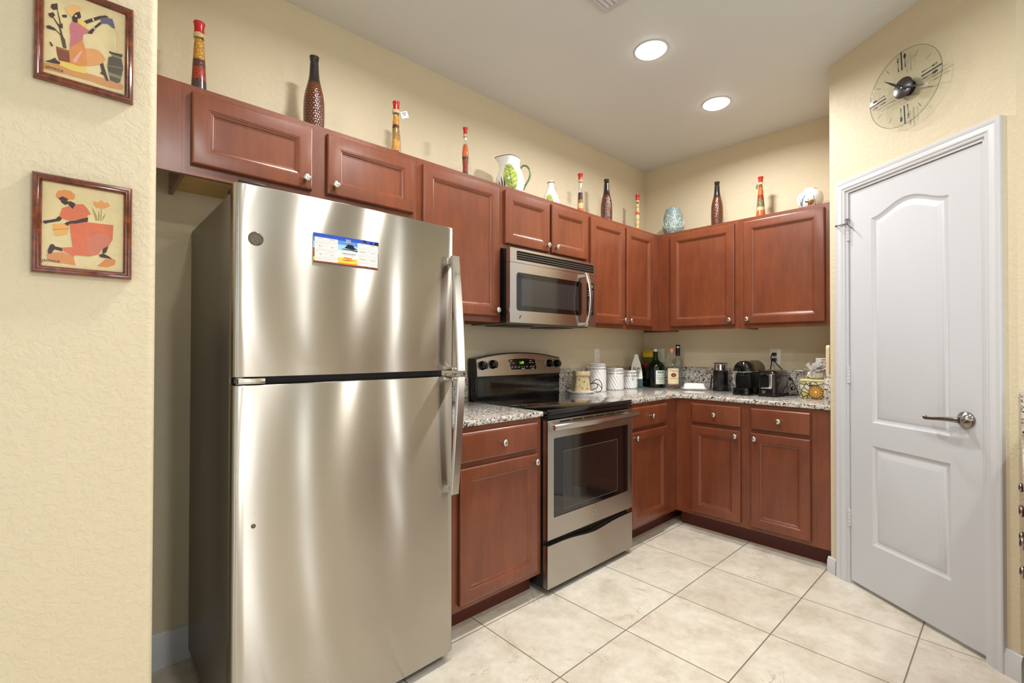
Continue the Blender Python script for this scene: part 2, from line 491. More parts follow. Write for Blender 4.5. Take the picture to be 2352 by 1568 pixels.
# short return beside the counter and the diagonal pantry wall
PX, PY, TH = -0.647, -1.536, R(234.773)
DX, DY = math.cos(TH), math.sin(TH)
T3 = 0.858
EX, EY = PX + DX * T3, PY + DY * T3
slab('wall_return', MB().box(PX + 0.012, 0.0, PY - 0.10, PY, 0, H), WALL)
root = bpy.data.objects.new('wall_pantry', None)
w = MB()
DT0, DT1, DTOP = 0.118, 0.7525, 2.056
w.box(0.0, DT0, 0.0, 0.11, 0, H).box(DT1, T3, 0.0, 0.11, 0, H).box(DT0, DT1, 0.0, 0.11, DTOP, H)
struct(w.build('wall_pantry', WALL, None, (PX, PY, 0), TH))

# pantry interior behind the door
slab('wall_closet', MB().box(PX + 0.62, PX + 0.68, -2.9, PY - 0.12, 0, H), WALL)
# far walls of the room behind the camera, with openings for the added windows
ws = MB()
def wall_open(mb, ax, fixed, thick, a0, a1, wins):
    """wall along x (ax='x') or y with rectangular holes (a0,a1,z0,z1)"""
    def B(u0, u1, z0, z1):
        if ax == 'x': mb.box(u0, u1, fixed, fixed + thick, z0, z1)
        else: mb.box(fixed, fixed + thick, u0, u1, z0, z1)
    cur = a0
    for (u0, u1, z0, z1) in wins:
        B(cur, u0, 0, H); B(u0, u1, 0, z0) if z0 > 0 else None; B(u0, u1, z1, H); cur = u1
    B(cur, a1, 0, H)
wall_open(ws, 'x', -6.0, 0.1, -6.5, EX, [(-6.05, -3.65, 0.3, 2.3), (-3.05, -2.62, 0.3, 2.3), (-1.85, -1.70, 0.3, 2.3)])
slab('wall_rear', ws, WALL)
ws = MB(); wall_open(ws, 'y', EX, 0.12, -6.0, EY, [(-3.55, -3.41, 0.2, 2.3)])
slab('wall_side', ws, WALL)
ws = MB(); wall_open(ws, 'y', -6.6, 0.1, -6.0, 0.0, [(-4.4, -2.0, 0.05, 2.3)])
slab('wall_far', ws, WALL)
def window(name, ax, fixed, u0, u1, z0, z1, n, t=0.05):  # added windows, unseen, set there for fill light and fridge streaks
    fr = MB()
    def B(a, b, c, d, k=0.03):
        if ax == 'x': fr.box(a, b, fixed - k, fixed + k, c, d)
        else: fr.box(fixed - k, fixed + k, a, b, c, d)
    B(u0, u1, z0, z0 + t); B(u0, u1, z1 - t, z1)
    for k in range(n + 1):
        x = u0 + (u1 - u0 - t) * k / n; B(x, x + t, z0, z1)
    o = struct(fr.build(name, TRIM))
    g = MB()
    if ax == 'x': g.box(u0, u1, fixed - .003, fixed + .003, z0, z1)
    else: g.box(fixed - .003, fixed + .003, u0, u1, z0, z1)
    g.build('added_window_pane', GLASS, o)
window('added_window_1', 'x', -5.96, -3.05, -2.62, 0.3, 2.3, 1)
window('added_window_3', 'x', -5.96, -1.85, -1.70, 0.3, 2.3, 1, .01)
window('added_window_4', 'y', EX + .05, -3.55, -3.41, 0.2, 2.3, 1, .01)
window('added_window_5', 'x', -5.96, -6.05, -3.65, 0.3, 2.3, 2)
window('added_window_2', 'y', -6.56, -4.4, -2.0, 0.05, 2.3, 2)

# ------------------------------------------------------------------ baseboards
def board(name, x0, x1, h=0.085, loc=(0, 0, 0), rot=0.0):
    pr = [(0, 0), (-0.014, 0), (-0.014, h - 0.022), (-0.011, h - 0.014), (-0.010, h - 0.006), (-0.005, h), (0, h)]
    return struct(MB().prism(pr, x0, x1, 'X').build(name, TRIM, None, loc, rot, angle=25))
board('baseboard_back', WX, -2.56, 0.132)
board('baseboard_pantry', -0.012, 0.041, 0.085, (PX, PY, 0), TH)
board('baseboard_side', 0.8145, T3 + 0.012, 0.10, (PX, PY, 0), TH)
board('baseboard_left', -6.5, WX - 0.01, 0.132, (0, WY, 0))

# ------------------------------------------------------------------ pantry door
door = bpy.data.objects.new('door_1', None); COL.objects.link(door)
door.location = (PX, PY, 0); door.rotation_euler = (0, 0, TH); struct(door)
c0, c1, ct = 0.108, 0.7595, 2.064
prof = [(0.0, 0.0), (0.0, -0.010), (0.004, -0.012), (0.012, -0.0125), (0.015, -0.016), (0.022, -0.017), (0.036, -0.0145), (0.046, -0.018), (0.053, -0.0185), (0.057, -0.016), (0.0575, 0.0)]
L = []
for d, y in prof:
    L.append([(c0 - d, y, 0.0), (c0 - d, y, ct + d), (c1 + d, y, ct + d), (c1 + d, y, 0.0)])
MB().loops(L, 0, False, False, closed=False).build('door_casing', TRIM, door, angle=20, fix=False)
jm = MB()
jm.box(c0 - .001, DT0 + .004, -0.004, 0.11, 0, DTOP).box(DT1 - .004, c1 + .001, -0.004, 0.11, 0, DTOP).box(c0, c1, -0.004, 0.11, DTOP - 0.004, ct + .001)
jm.box(DT0 + .004, DT0 + .017, 0.048, 0.062, 0, DTOP).box(DT1 - .017, DT1 - .004, 0.048, 0.062, 0, DTOP)
jm.build('door_jamb', TRIM, door)
LX0, LX1, LZ0, LZ1, LY = 0.1255, 0.7455, 0.020, 2.049, 0.004
def panel_loop(x0, x1, z0, z1, arch, d, y, n=22):
    a, b = x0 + d, x1 - d
    pts = [(a, y, z0 + d), (b, y, z0 + d)]
    for k in range(n + 1):
        s = 1 - k / n
        x = a + (b - a) * s
        ss = (x - x0) / (x1 - x0)
        z = z1 - d + (arch * (0.5 - 0.5 * math.cos(2 * math.pi * ss)) ** 0.9 if arch else 0)
        pts.append((x, y, z))
    return pts
dl = MB()
PAN = [(0.2494, 0.6160, 0.860, 1.883, 0.056), (0.2494, 0.6165, 0.2515, 0.745, 0.0)]
bm = bmesh.new()
def ring(pts):
    vs_ = [bm.verts.new(q) for q in pts]
    return [bm.edges.new((vs_[i], vs_[(i + 1) % len(vs_)])) for i in range(len(vs_))]
ed = ring([(LX0, LY, LZ0), (LX1, LY, LZ0), (LX1, LY, LZ1), (LX0, LY, LZ1)])
for q in PAN: ed += ring(panel_loop(*q, 0.0, LY))
bmesh.ops.triangle_fill(bm, use_beauty=True, use_dissolve=False, edges=ed)
dl.addbm(bm)
for q in PAN:
    pp = [(0, 0), (0.006, 0.0045), (0.013, 0.0075), (0.022, 0.0085), (0.027, 0.006), (0.036, 0.0045), (0.048, 0.0018), (0.052, 0.0012)]
    dl.loops([panel_loop(*q, d, LY + y) for d, y in pp], 0, False, True)
e = 0.035
dl.add([(LX0, LY, LZ0), (LX1, LY, LZ0), (LX1, LY, LZ1), (LX0, LY, LZ1), (LX0, LY + e, LZ0), (LX1, LY + e, LZ0), (LX1, LY + e, LZ1), (LX0, LY + e, LZ1)],
       [[0, 1, 5, 4], [1, 2, 6, 5], [2, 3, 7, 6], [3, 0, 4, 7], [4, 5, 6, 7]])
dl.build('door_leaf', WHITE, door, angle=20)
# lever handle
hx, hz = 0.6787, 0.938
h = MB()
rose = [(0.034, 0.0), (0.034, 0.004), (0.031, 0.008), (0.026, 0.012), (0.017, 0.020), (0.0125, 0.028), (0.0115, 0.045)]
k0 = len(h.v); h.lathe(rose, 0, 32, cap0=True, cap1=True)
h.xf(Matrix.Translation((hx, LY, hz)) @ Matrix.Rotation(R(90), 4, 'X'), k0)
ho = h.build('handle', DARKNICKEL, door, angle=40)
tag(ho, 'satin nickel lever handle')
lv = MB()
pts = smooth_path([(hx + 0.010, LY - 0.047, hz), (hx - 0.010, LY - 0.050, hz), (hx - 0.05, LY - 0.052, hz - 0.002), (hx - 0.095, LY - 0.048, hz - 0.007), (hx - 0.128, LY - 0.042, hz - 0.009), (hx - 0.136, LY - 0.037, hz - 0.006)], 6)
rad = [0.0125 - 0.0058 * min(1, i / 18) + 0.002 * max(0, (i - 20) / 10) for i in range(len(pts))]
lv.tube(pts, rad, 0, 14)
lv.build('lever', DARKNICKEL, ho, angle=50)
for z in (1.843, 1.093, 0.344):
    g = MB()
    x = 0.1175
    g.box(x - 0.018, x + 0.010, LY - 0.006, LY - 0.001, z - 0.044, z + 0.044, 0, 0.001)
    for k in range(5):
        g.lathe([(0.0065, z - 0.044 + k * 0.0178), (0.0065, z - 0.044 + k * 0.0178 + 0.0166)], 0, 12, (x + 0.004, LY - 0.007, 0))
    tag(g.build('hinge', TRIM, door), 'white painted hinge')
g = MB()   # stop clipped over the pin of the top hinge
zt = 1.843 + 0.052
g.lathe([(0.004, zt - 0.01), (0.004, zt + 0.016), (0.009, zt + 0.017), (0.009, zt + 0.020)], 0, 12, (0.1215, LY - 0.011, 0))
g.tube([(0.1215, LY - 0.012, zt - 0.004), (0.098, LY - 0.026, zt - 0.006), (0.078, LY - 0.032, zt - 0.007)], 0.0032, 0, 8)
g.tube([(0.078, LY - 0.032, zt - 0.007), (0.071, LY - 0.034, zt - 0.008)], 0.006, 0, 10)
g.tube(smooth_path([(0.1215, LY - 0.012, zt - 0.006), (0.140, LY - 0.03, zt - 0.008), (0.150, LY - 0.026, zt - 0.028), (0.152, LY - 0.012, zt - 0.038)]), 0.003, 0, 8)
tag(g.build('door_stop', DARKNICKEL, door), 'metal hinge pin door stop')
tag(MB().box(0.7445, 0.7505, LY - 0.004, LY + 0.02, 0.927, 0.985, 0, 0.002).build('latch_plate', DARKNICKEL, door), 'dark metal latch plate')

# ------------------------------------------------------------------ ceiling lights and vent
LENS = mat('lit_lamp_lens', (1, 1, 1, 1), 0.5, emis=(1.0, 0.97, 0.93, 1), estr=9.0)
def can(x, y, label, power=CAN_POWER):
    t = thing('recessed_ceiling_light', label, 'ceiling light', (x, y, H), 0, 'recessed ceiling lights')
    MB().lathe([(0.084, -0.0002), (0.084, -0.003), (0.0825, -0.0045), (0.079, -0.0045), (0.077, -0.003), (0.0765, -0.0008)], 0, 48, cap0=True, cap1=False).build('trim_ring', TRIM, t)
    MB().lathe([(0.0765, -0.0012), (0.074, -0.008), (0.064, -0.015), (0.045, -0.020), (0.02, -0.022), (0.002, -0.0225)], 0, 48).build('lens', LENS, t)
    d = bpy.data.lights.new('lamp', 'AREA'); d.shape = 'DISK'; d.size = 0.13; d.energy = power; d.color = CAN_COLOR
    d.spread = R(165)
    o = bpy.data.objects.new('lamp', d); COL.objects.link(o); o.parent = t; o.location = (0, 0, -0.026)
can(-1.505, -0.94, 'lit round recessed light nearer the ceiling vent, the larger looking of the two in view')
can(-0.716, -0.942, 'lit round recessed light nearest the back corner, the smaller looking of the two in view', CAN_POWER * 0.9)
can(-2.80, -0.94, 'lit round recessed light above the space in front of the fridge, out of view')
can(-2.15, -1.96, 'lit round recessed light over the aisle opposite the tall cabinet, out of view', CAN_POWER * 0.45)
can(-3.20, -3.00, 'lit round recessed light behind the viewpoint, out of view', CAN_POWER * 1.5)
can(-4.6, -3.4, 'added round recessed light in the room behind, out of view', CAN_POWER * 0.6)  # unseen lamp, added as extra light behind the camera
v = thing('ceiling_vent', 'white louvred air vent in the ceiling at the top edge', 'vent', (-2.105, -1.075, H))
f = MB()
for q in ((-.195, .195, .105, .13), (-.195, .195, -.13, -.105), (-.195, -.165, -.105, .105), (.165, .195, -.105, .105)):
    f.box(q[0], q[1], q[2], q[3], -0.012, -0.0005, 0, 0.003)
f.build('frame', TRIM, v)
MB().box(-.166, .166, -.106, .106, -0.0025, -0.0008).build('duct_opening', BLACKM, v)
for k in range(9):
    y = -0.092 + k * 0.023
    s_ = MB(); s_.prism([(y - 0.009, -0.003), (y - 0.007, -0.003), (y + 0.009, -0.015), (y + 0.007, -0.015)], -.165, .165, 'X')
    s_.build('slat', TRIM, v)
# ------------------------------------------------------------------ cabinets
def cab_front(w_, h_, flat=False):
    """overlay door or drawer front; local x 0..w, z 0..h, back at y=0, face at y=-0.02"""
    if flat: pr_ = [(0, 0), (0, -0.013), (0.003, -0.0165), (0.007, -0.0185), (0.011, -0.0195), (0.016, -0.02)]
    else: pr_ = [(0, 0), (0, -0.0145), (0.002, -0.0175), (0.006, -0.0195), (0.010, -0.02), (0.050, -0.02), (0.0515, -0.0185), (0.055, -0.0185), (0.0565, -0.0165), (0.0600, -0.0155), (0.0655, -0.0120), (0.0670, -0.0100), (0.0705, -0.0100), (0.0715, -0.0088)]
    L = [[(d, y, d), (w_ - d, y, d), (w_ - d, y, h_ - d), (d, y, h_ - d)] for d, y in pr_]
    return MB().loops(L, 0, True, True)
KNOB = [(0.0055, 0.0), (0.0062, 0.002), (0.0055, 0.006), (0.0055, 0.012), (0.009, 0.016), (0.0145, 0.020), (0.0158, 0.0235), (0.0150, 0.027), (0.0105, 0.0295), (0.004, 0.0305)]
def knob(parent, x, z, y=-0.02, m=None):
    k = MB().lathe(KNOB, 0, 24)
    k.xf(Matrix.Translation((x, y, z)) @ Matrix.Rotation(R(90), 4, 'X'))
    return k.build('knob', m or NICKEL, parent, angle=60)
def cabinet(name, label, loc, rot, x0, x1, z0, z1, depth, doors=(), drawers=(), toe=0.0, open_bottom=True, filler=None):
    """local y=0 is the face frame front, +y runs back to the wall"""
    t = thing(name, label, 'cabinet', loc, rot)
    b = MB()
    zb = z0 + toe
    b.box(x0, x1, 0.0, 0.019, zb, z1)
    b.box(x0, x0 + 0.012, 0.019, depth, zb, z1).box(x1 - 0.012, x1, 0.019, depth, zb, z1)
    b.box(x0 + .012, x1 - .012, 0.019, depth, z1 - 0.012, z1)
    b.build('cabinet_box', CHERRY, t, angle=20)
    MB().box(x0 + .012, x1 - .012, 0.019, depth, zb + 0.022, zb + 0.034).build('bottom_panel', MAPLE, t)
    if toe: MB().box(x0, filler[1] if filler else x1, 0.075, 0.088, z0, zb + .001).build('toe_kick', TOE_SHADE, t)
    if filler: MB().box(filler[0], filler[1], 0.0005, 0.02, zb, z1).build('filler_strip', CHERRY, t)
    for (a, c, d, e, kx, kz) in doors:
        o = cab_front(c - a, e - d).build('door', CHERRY, t, (a, -0.0006, d), angle=18)
        knob(o, kx - a, kz - d)
    for (a, c, d, e) in drawers:
        o = cab_front(c - a, e - d, True).build('drawer', CHERRY, t, (a, -0.0006, d), angle=18)
        knob(o, (c - a) / 2, (e - d) / 2)
    return t
UF, BF = -0.306, -0.6167
ZU, ZB, DT, DB = 2.134, 1.372, 2.1075, 1.4015
g_ = 0.0006
cabinet('wall_cabinet', 'short two-door cherry wall cabinet above the fridge', (0, UF, 0), 0, -3.459, -2.5315 - g_, 1.823, ZU, 0.305,
        [(-3.4342, -3.0257, 1.8585, DT, -3.055, 1.897), (-2.9659, -2.5569, 1.8585, DT, -2.937, 1.897)], filler=(WX + .001, -3.4592))
cabinet('wall_cabinet', 'tall single-door cherry wall cabinet between the fridge and the microwave', (0, UF, 0), 0, -2.5315, -1.9965, ZB, ZU, 0.305,
        [(-2.506, -2.0175, DB, DT, -2.045, 1.434)])
cabinet('wall_cabinet', 'short two-door cherry wall cabinet above the microwave', (0, UF, 0), 0, -1.9958, -1.2200, 1.784, ZU, 0.305,
        [(-1.9737, -1.6100, 1.8105, DT, -1.640, 1.846), (-1.5882, -1.2369, 1.8105, DT, -1.560, 1.846)])
cabinet('wall_cabinet', 'tall narrow two-door cherry wall cabinet in the back corner right of the microwave', (0, UF, 0), 0, -1.2193, -0.001, ZB, ZU, 0.3055,
        [(-1.2018, -0.8025, DB, DT, -0.829, 1.434), (-0.7774, -0.4117, DB, DT, -0.751, 1.434)])
# right-hand wall: local x = -world y
RB = R(-90)
cabinet('wall_cabinet', 'single-door cherry wall cabinet over the coffee machine next to the back corner', (UF, 0, 0), RB, 0.3068, 0.9268, ZB, ZU, 0.305,
        [(0.4158, 0.8971, DB, DT, 0.868, 1.434)])
cabinet('wall_cabinet', 'single-door cherry wall cabinet beside the pantry door wall', (UF, 0, 0), RB, 0.9274, 1.5345, ZB, ZU, 0.305,
        [(0.9573, 1.4350, DB, DT, 0.985, 1.434)])
DRT, DRB, DDT, DDB = 0.8623, 0.7327, 0.7102, 0.1316
ZC0 = 0.8862
cabinet('base_cabinet', 'cherry base cabinet with one drawer between the fridge and the range', (0, BF, 0), 0, -2.560, -2.0005, 0, ZC0, 0.61,
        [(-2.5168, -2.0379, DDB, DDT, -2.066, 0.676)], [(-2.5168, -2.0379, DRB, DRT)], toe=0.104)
cabinet('base_cabinet', 'cherry base cabinet with one drawer in the corner right of the range', (0, BF, 0), 0, -1.2375, -0.001, 0, ZC0, 0.6155,
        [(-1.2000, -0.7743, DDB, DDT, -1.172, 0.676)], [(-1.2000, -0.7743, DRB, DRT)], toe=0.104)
cabinet('base_cabinet', 'wide two-drawer two-door cherry base cabinet under the coffee machine and toaster', (BF, 0, 0), RB, 0.6175, 1.462, 0, ZC0, 0.61,
        [(0.7311, 1.0537, DDB, DDT, 1.026, 0.676), (1.1128, 1.4359, DDB, DDT, 1.140, 0.676)],
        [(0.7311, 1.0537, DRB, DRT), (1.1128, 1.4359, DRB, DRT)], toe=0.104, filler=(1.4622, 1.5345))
# ------------------------------------------------------------------ counters
CF, CZ0, CZ1, SP = -0.634, 0.8868, 0.914, 1.082
def counter_poly(mb, poly, m=0):
    bm = bmesh.new()
    vs_ = [bm.verts.new((x, y, CZ0)) for x, y in poly]
    f_ = bm.faces.new(vs_)
    r_ = bmesh.ops.extrude_face_region(bm, geom=[f_])
    for q in r_['geom']:
        if isinstance(q, bmesh.types.BMVert): q.co.z = CZ1
    bm.normal_update()
    ed = [e_ for e_ in bm.edges if abs(e_.verts[0].co.z - e_.verts[1].co.z) < 1e-6]
    bmesh.ops.bevel(bm, geom=ed, offset=0.007, segments=3, affect='EDGES', profile=0.5)
    mb.addbm(bm, m)
c = thing('countertop', 'short speckled granite countertop between the fridge and the range', 'countertop', (-2.3, -0.3, CZ1))
off = Matrix.Translation((2.3, 0.3, -CZ1))
a = MB(); counter_poly(a, [(-2.600, -0.001), (-2.600, CF), (-2.0002, CF), (-2.0002, -0.001)]); a.xf(off).build('slab', GRANITE, c)
MB().box(-2.600, -2.0002, -0.021, -0.001, CZ1, SP, 0, 0.003).xf(off).build('backsplash', GRANITE, c)
c = thing('countertop', 'long L-shaped speckled granite countertop running round the back corner', 'countertop', (-0.5, -0.5, CZ1))
off = Matrix.Translation((0.5, 0.5, -CZ1))
poly = [(-1.2382, -0.001), (-1.2382, CF)]
rc = 0.045
for k in range(7):
    t_ = R(90 - 90 * k / 6)
    poly.append((CF - rc + rc * math.cos(t_), CF - rc + rc * math.sin(t_)))
poly += [(CF, PY + .001), (-0.001, PY + .001), (-0.001, -0.001)]
a = MB(); counter_poly(a, poly); a.xf(off).build('slab', GRANITE, c)
MB().box(-1.2382, -0.001, -0.021, -0.001, CZ1, SP, 0, 0.003).xf(off).build('backsplash', GRANITE, c)
MB().box(-0.021, -0.001, PY + .001, -0.0215, CZ1, SP, 0, 0.003).xf(off).build('backsplash', GRANITE, c)
MB().box(CF + .012, -0.0215, PY + .001, PY + 0.036, CZ1, SP, 0, 0.003).xf(off).build('backsplash', GRANITE, c)

# ------------------------------------------------------------------ fridge
FX, FY, FW = -3.391, -0.7361, 0.775
fr = thing('refrigerator', 'tall stainless steel top-freezer refrigerator', 'refrigerator', (FX, FY, 0))
MB().box(0.006, FW - .006, 0.094, 0.724, 0.035, 1.690, 0, 0.006).build('case', SIDEGREY, fr)
MB().box(0.012, FW - .012, 0.080, 0.095, 0.06, 1.685).build('gasket', BLACKM, fr)
MB().box(0.02, FW - .02, 0.10, 0.13, 0.004, 0.06).build('kick_grille', BLACKM, fr)
BUL = 0.013
def fy(x):
    s_ = 2 * x / FW - 1
    return BUL * s_ * s_ * (1 if abs(s_) < 1 else 1)
def fdoor(z0, z1, name):
    n = 36; pts = []
    r_ = 0.014
    xs = [r_ + (FW - 2 * r_) * i / n for i in range(n + 1)]
    front = [(x, fy(x)) for x in xs]
    yl = fy(r_)
    left = [(r_ - r_ * math.sin(R(q)), yl + r_ - r_ * math.cos(R(q)) + 0.0015 * (q / 90)) for q in (90, 70, 50, 30, 15)]
    right = [(FW - x, y) for x, y in left[::-1]]
    outline = [(0.008, 0.081), (0.004, 0.080), (0.004, 0.047), (0.0035, 0.045), (0.0, 0.044)] + left + front + right + [(FW, 0.044), (FW - .0035, 0.045), (FW - .004, 0.047), (FW - .004, 0.080), (FW - .008, 0.081)]
    def at(off_, z): 
        cx = FW / 2
        return [(cx + (x - cx) * (1 - off_ * 2 / FW), y + (off_ if y < 0.045 else 0), z) for x, y in outline]
    L = [at(0.004, z0), at(0.001, z0 + 0.0015), at(0, z0 + 0.004), at(0, z1 - 0.004), at(0.001, z1 - 0.0015), at(0.004, z1)]
    return MB().loops(L, 0, True, True).build(name, STEEL, fr, angle=40)
frz = fdoor(1.1395, 1.7030, 'freezer_door')
fdr = fdoor(0.036, 1.1175, 'fridge_door')
# hinges
hg = MB(); hg.box(0.012, 0.085, 0.008, 0.060, 1.1195, 1.1365, 0, 0.003); hg.lathe([(0.012, 1.119), (0.012, 1.138)], 0, 16, (0.022, 0.030, 0))
hg.build('hinge', NICKEL, fr)
hg = MB(); hg.box(0.014, 0.09, 0.025, 0.17, 1.7035, 1.716, 0, 0.006); tag(hg.build('hinge_cover', BLACKM, fr), 'black hinge cover')
# bowed handles: strip stands furthest out at the split between the doors
def fhandle(parent, za, zf, name):
    """za = end near the split, zf = far end"""
    x0, x1 = FW - 0.038, FW - 0.003
    n = 20; L = []
    for k in range(n + 1):
        t_ = k / n; z = za + (zf - za) * t_
        o_ = 0.066 - 0.028 * t_ ** 1.6
        xs_ = 0.010 * (1 - t_)
        a_, b_ = x0 + xs_ * 0.9, x1 + xs_ * 0.8
        y = fy(FW - .02) - o_
        L.append([(a_, y + 0.004, z), (a_ + 0.003, y, z), (b_ - 0.003, y - 0.002, z), (b_, y + 0.002, z), (b_, y + 0.012, z), (a_, y + 0.014, z)])
    ob = MB().loops(L, 0, True, True).build(name, STEEL2, parent, angle=35)
    y0 = fy(FW - .02)
    dz = 0.014 if zf > za else -0.014
    MB().box(x0 - 0.012, x1 + 0.004, y0 - 0.058, y0 + 0.004, za, za + dz, 0, 0.003).build('bracket', STEEL2, ob)
    MB().box(x0 + 0.002, x1 - 0.004, y0 - 0.034, y0 + 0.004, zf - dz * 2.2, zf - dz * 0.3, 0, 0.003).build('bracket', STEEL2, ob)
fhandle(frz, 1.1405, 1.5845, 'handle')
fhandle(fdr, 1.1165, 0.662, 'handle')
# round badge with a curling script monogram
bd = MB(); bx, bz = 0.0562, 1.545
k0 = len(bd.v)
bd.lathe([(0.0205, 0.0), (0.0205, 0.002), (0.019, 0.0034), (0.0172, 0.0038), (0.0164, 0.0026), (0.001, 0.0026)], 0, 40)
R0 = 0.0138
for q in range(4):
    a_ = R(45 + 90 * q); cx_, cz_ = 0.0072 * math.cos(a_), 0.0072 * math.sin(a_)
    bd.tube([(cx_ + (0.0048 - 0.0034 * t_ / 16) * math.cos(a_ + math.pi + t_ * 0.52), cz_ + (0.0048 - 0.0034 * t_ / 16) * math.sin(a_ + math.pi + t_ * 0.52), 0.0032) for t_ in range(17)], 0.0009, 1, 6)
bd.tube([(0.0148 * math.cos(t_ * math.pi / 16), 0.0148 * math.sin(t_ * math.pi / 16), 0.003) for t_ in range(33)], 0.0008, 1, 6)
bd.xf(Matrix.Translation((bx, fy(bx) + 0.001, bz)) @ Matrix.Rotation(R(90), 4, 'X'), k0)
BADGE = mat('dark_badge_ground', lin(120, 112, 104), 0.25, 1.0)
tag(bd.build('badge', [BADGE, CHROME], frz, angle=50), 'round badge with a scrolled monogram')
pl = MB().lathe([(0.0065, 0), (0.0065, 0.002), (0.004, 0.003)], 0, 18); pl.xf(Matrix.Translation((0.0546, fy(0.0546) + 0.0005, 0.7067)) @ Matrix.Rotation(R(90), 4, 'X'))
tag(pl.build('hole_plug', mat('grey_plug', lin(92, 88, 80), 0.4), fdr), 'small grey round plug')

# calendar magnet on the freezer door (follows the slightly bowed face)
MW_, MH_ = 0.2208, 0.0950
mg_x0, mg_z1 = -3.1724 - FX, 1.5910
mats_cal = [PAPER, INK] + [mat('calendar_' + n_, lin(*c_), 0.25, coat=0.3) for n_, c_ in (('deep_blue', (44, 84, 190)), ('mid_blue', (92, 150, 216)), ('pale_blue', (170, 208, 236)), ('cloud', (238, 238, 232)), ('sand_yellow', (226, 210, 84)), ('sand_orange', (214, 130, 52)), ('rust', (168, 76, 40)), ('plum', (94, 54, 66)), ('palm_black', (24, 20, 22)), ('fine_grey', (110, 110, 118)), ('pinkish', (206, 160, 196)))]
mt = thing('calendar_magnet', 'flat year calendar magnet with a beach picture on the freezer door', 'calendar', (FX + mg_x0, FY, mg_z1 - MH_))
cm = MB()
def cy(x): return fy(mg_x0 + x)
def cal_rect(x0, x1, z0, z1, m, lay):
    n = max(1, int((x1 - x0) / 0.03)); L = []
    xs = [x0 + (x1 - x0) * i / n for i in range(n + 1)]
    cm.loops([[(x, cy(x) - lay, z0) for x in xs], [(x, cy(x) - lay, z1) for x in xs]], m, False, False, closed=False)
T_ = 0.0014
bw = MB(); n = 10
bw.loops([[(MW_ * i / n, cy(MW_ * i / n) - d_, z) for i in range(n + 1)] for d_, z in ((0.0001, 0), (T_, 0), (T_, MH_), (0.0001, MH_), (0.0001, 0))], 0, False, False, closed=False)
bw.add([(0, cy(0) - .0001, 0), (0, cy(0) - T_, 0), (0, cy(0) - T_, MH_), (0, cy(0) - .0001, MH_)], [[0, 1, 2, 3]])
bw.add([(MW_, cy(MW_) - .0001, 0), (MW_, cy(MW_) - T_, 0), (MW_, cy(MW_) - T_, MH_), (MW_, cy(MW_) - .0001, MH_)], [[3, 2, 1, 0]])
bw.build('magnet_sheet', mats_cal[5], mt)
bands = [(0, .05, 9), (.05, .10, 7), (.10, .28, 6), (.28, .40, 5), (.40, .52, 5), (.52, .72, 4), (.72, .86, 3), (.86, 1.0, 2)]
for z0, z1, m in bands: cal_rect(0, MW_, z0 * MH_, z1 * MH_, m, T_ + .0001)
cal_rect(0, 0.004, 0.2 * MH_, .5 * MH_, 8, T_ + .0002)
for pts_, m in (([(.095, .27), (.125, .25), (.125, .29), (.1, .31)], 7), ([(.088, .2), (.11, .17), (.14, .22), (.11, .24)], 7), ([(.148, .27), (.152, .27), (.175, .02), (.171, .02)], 8),
                ([(.10, .62), (.112, .76), (.128, .76), (.136, .66), (.146, .62), (.13, .60)], 10), ([(.092, .585), (.125, .60), (.158, .55), (.158, .52), (.122, .57), (.092, .565)], 10),
                ([(.139, .56), (.152, .62), (.16, .60), (.15, .56)], 10), ([(.165, .95), (.178, .90), (.175, .99), (.165, 1.0)], 10), ([(.205, .88), (.222, .86), (.222, 1.0), (.208, .98)], 10), ([(.19, .88), (.2, .88), (.198, .97), (.19, .96)], 10),
                ([(.0905, .40), (.094, .43), (.1, .40), (.0945, .45)], 10), ([(.2165, .1), (.2208, .1), (.2208, .6), (.2165, .6)], 10), ([(.17, .07), (.173, .07), (.186, .0), (.183, .0)], 10), ([(.196, .07), (.199, .07), (.212, .0), (.209, .0)], 10)):
    cm.add([(x, cy(x) - T_ - .0003, z * MH_) for x, z in pts_], [list(range(len(pts_)))], m)
months = ['January', 'February', 'March', 'April', 'May', 'June', 'July', 'August', 'September', 'October', 'November', 'December']
st = [4, 0, 0, 3, 5, 1, 3, 6, 2, 4, 0, 2]; ln = [31, 29, 31, 30, 31, 30, 31, 31, 30, 31, 30, 31]
for side, x0 in ((0, 0.0045), (1, 0.1455)):
    pw = 0.0735
    cal_rect(x0, x0 + pw, 0.075 * MH_, 0.865 * MH_, 0, T_ + .0005)
    cal_rect(x0 + pw / 2 - .0002, x0 + pw / 2 + .0002, 0.075 * MH_, .865 * MH_, 11, T_ + .0006)
    for k in (1, 2): cal_rect(x0, x0 + pw, (0.075 + .79 * k / 3) * MH_ - .0002, (0.075 + .79 * k / 3) * MH_ + .0002, 11, T_ + .0006)
    for q in range(6):
        mi_ = side * 6 + q; col_, row_ = q % 2, q // 2
        cx_ = x0 + pw * (0.25 + .5 * col_); zt_ = (0.865 - .79 * row_ / 3) * MH_
        put_text(cm, months[mi_], 0.0052, cx_, cy(cx_) - T_ - .0007, zt_ - 0.0032, 1)
        for d_ in range(ln[mi_]):
            s_ = d_ + st[mi_]; gx = cx_ + (s_ % 7 - 3) * 0.0048; gz = zt_ - 0.0078 - (s_ // 7) * 0.0030
            put_text(cm, str(d_ + 1), 0.0030, gx, cy(gx) - T_ - .0007, gz, 11)
put_text(cm, '202', 0.013, 0.113, cy(.113) - T_ - .0004, 0.083, 5)
for q in range(5): cal_rect(.098 + q * .0085, .1045 + q * .0085, .040, .0425, 11, T_ + .0006)
for q in range(4): cal_rect(.100 + q * .009, .106 + q * .009, .0355, .037, 12, T_ + .0006)
cm.build('calendar_print', mats_cal, mt, smooth=False, fix=False)

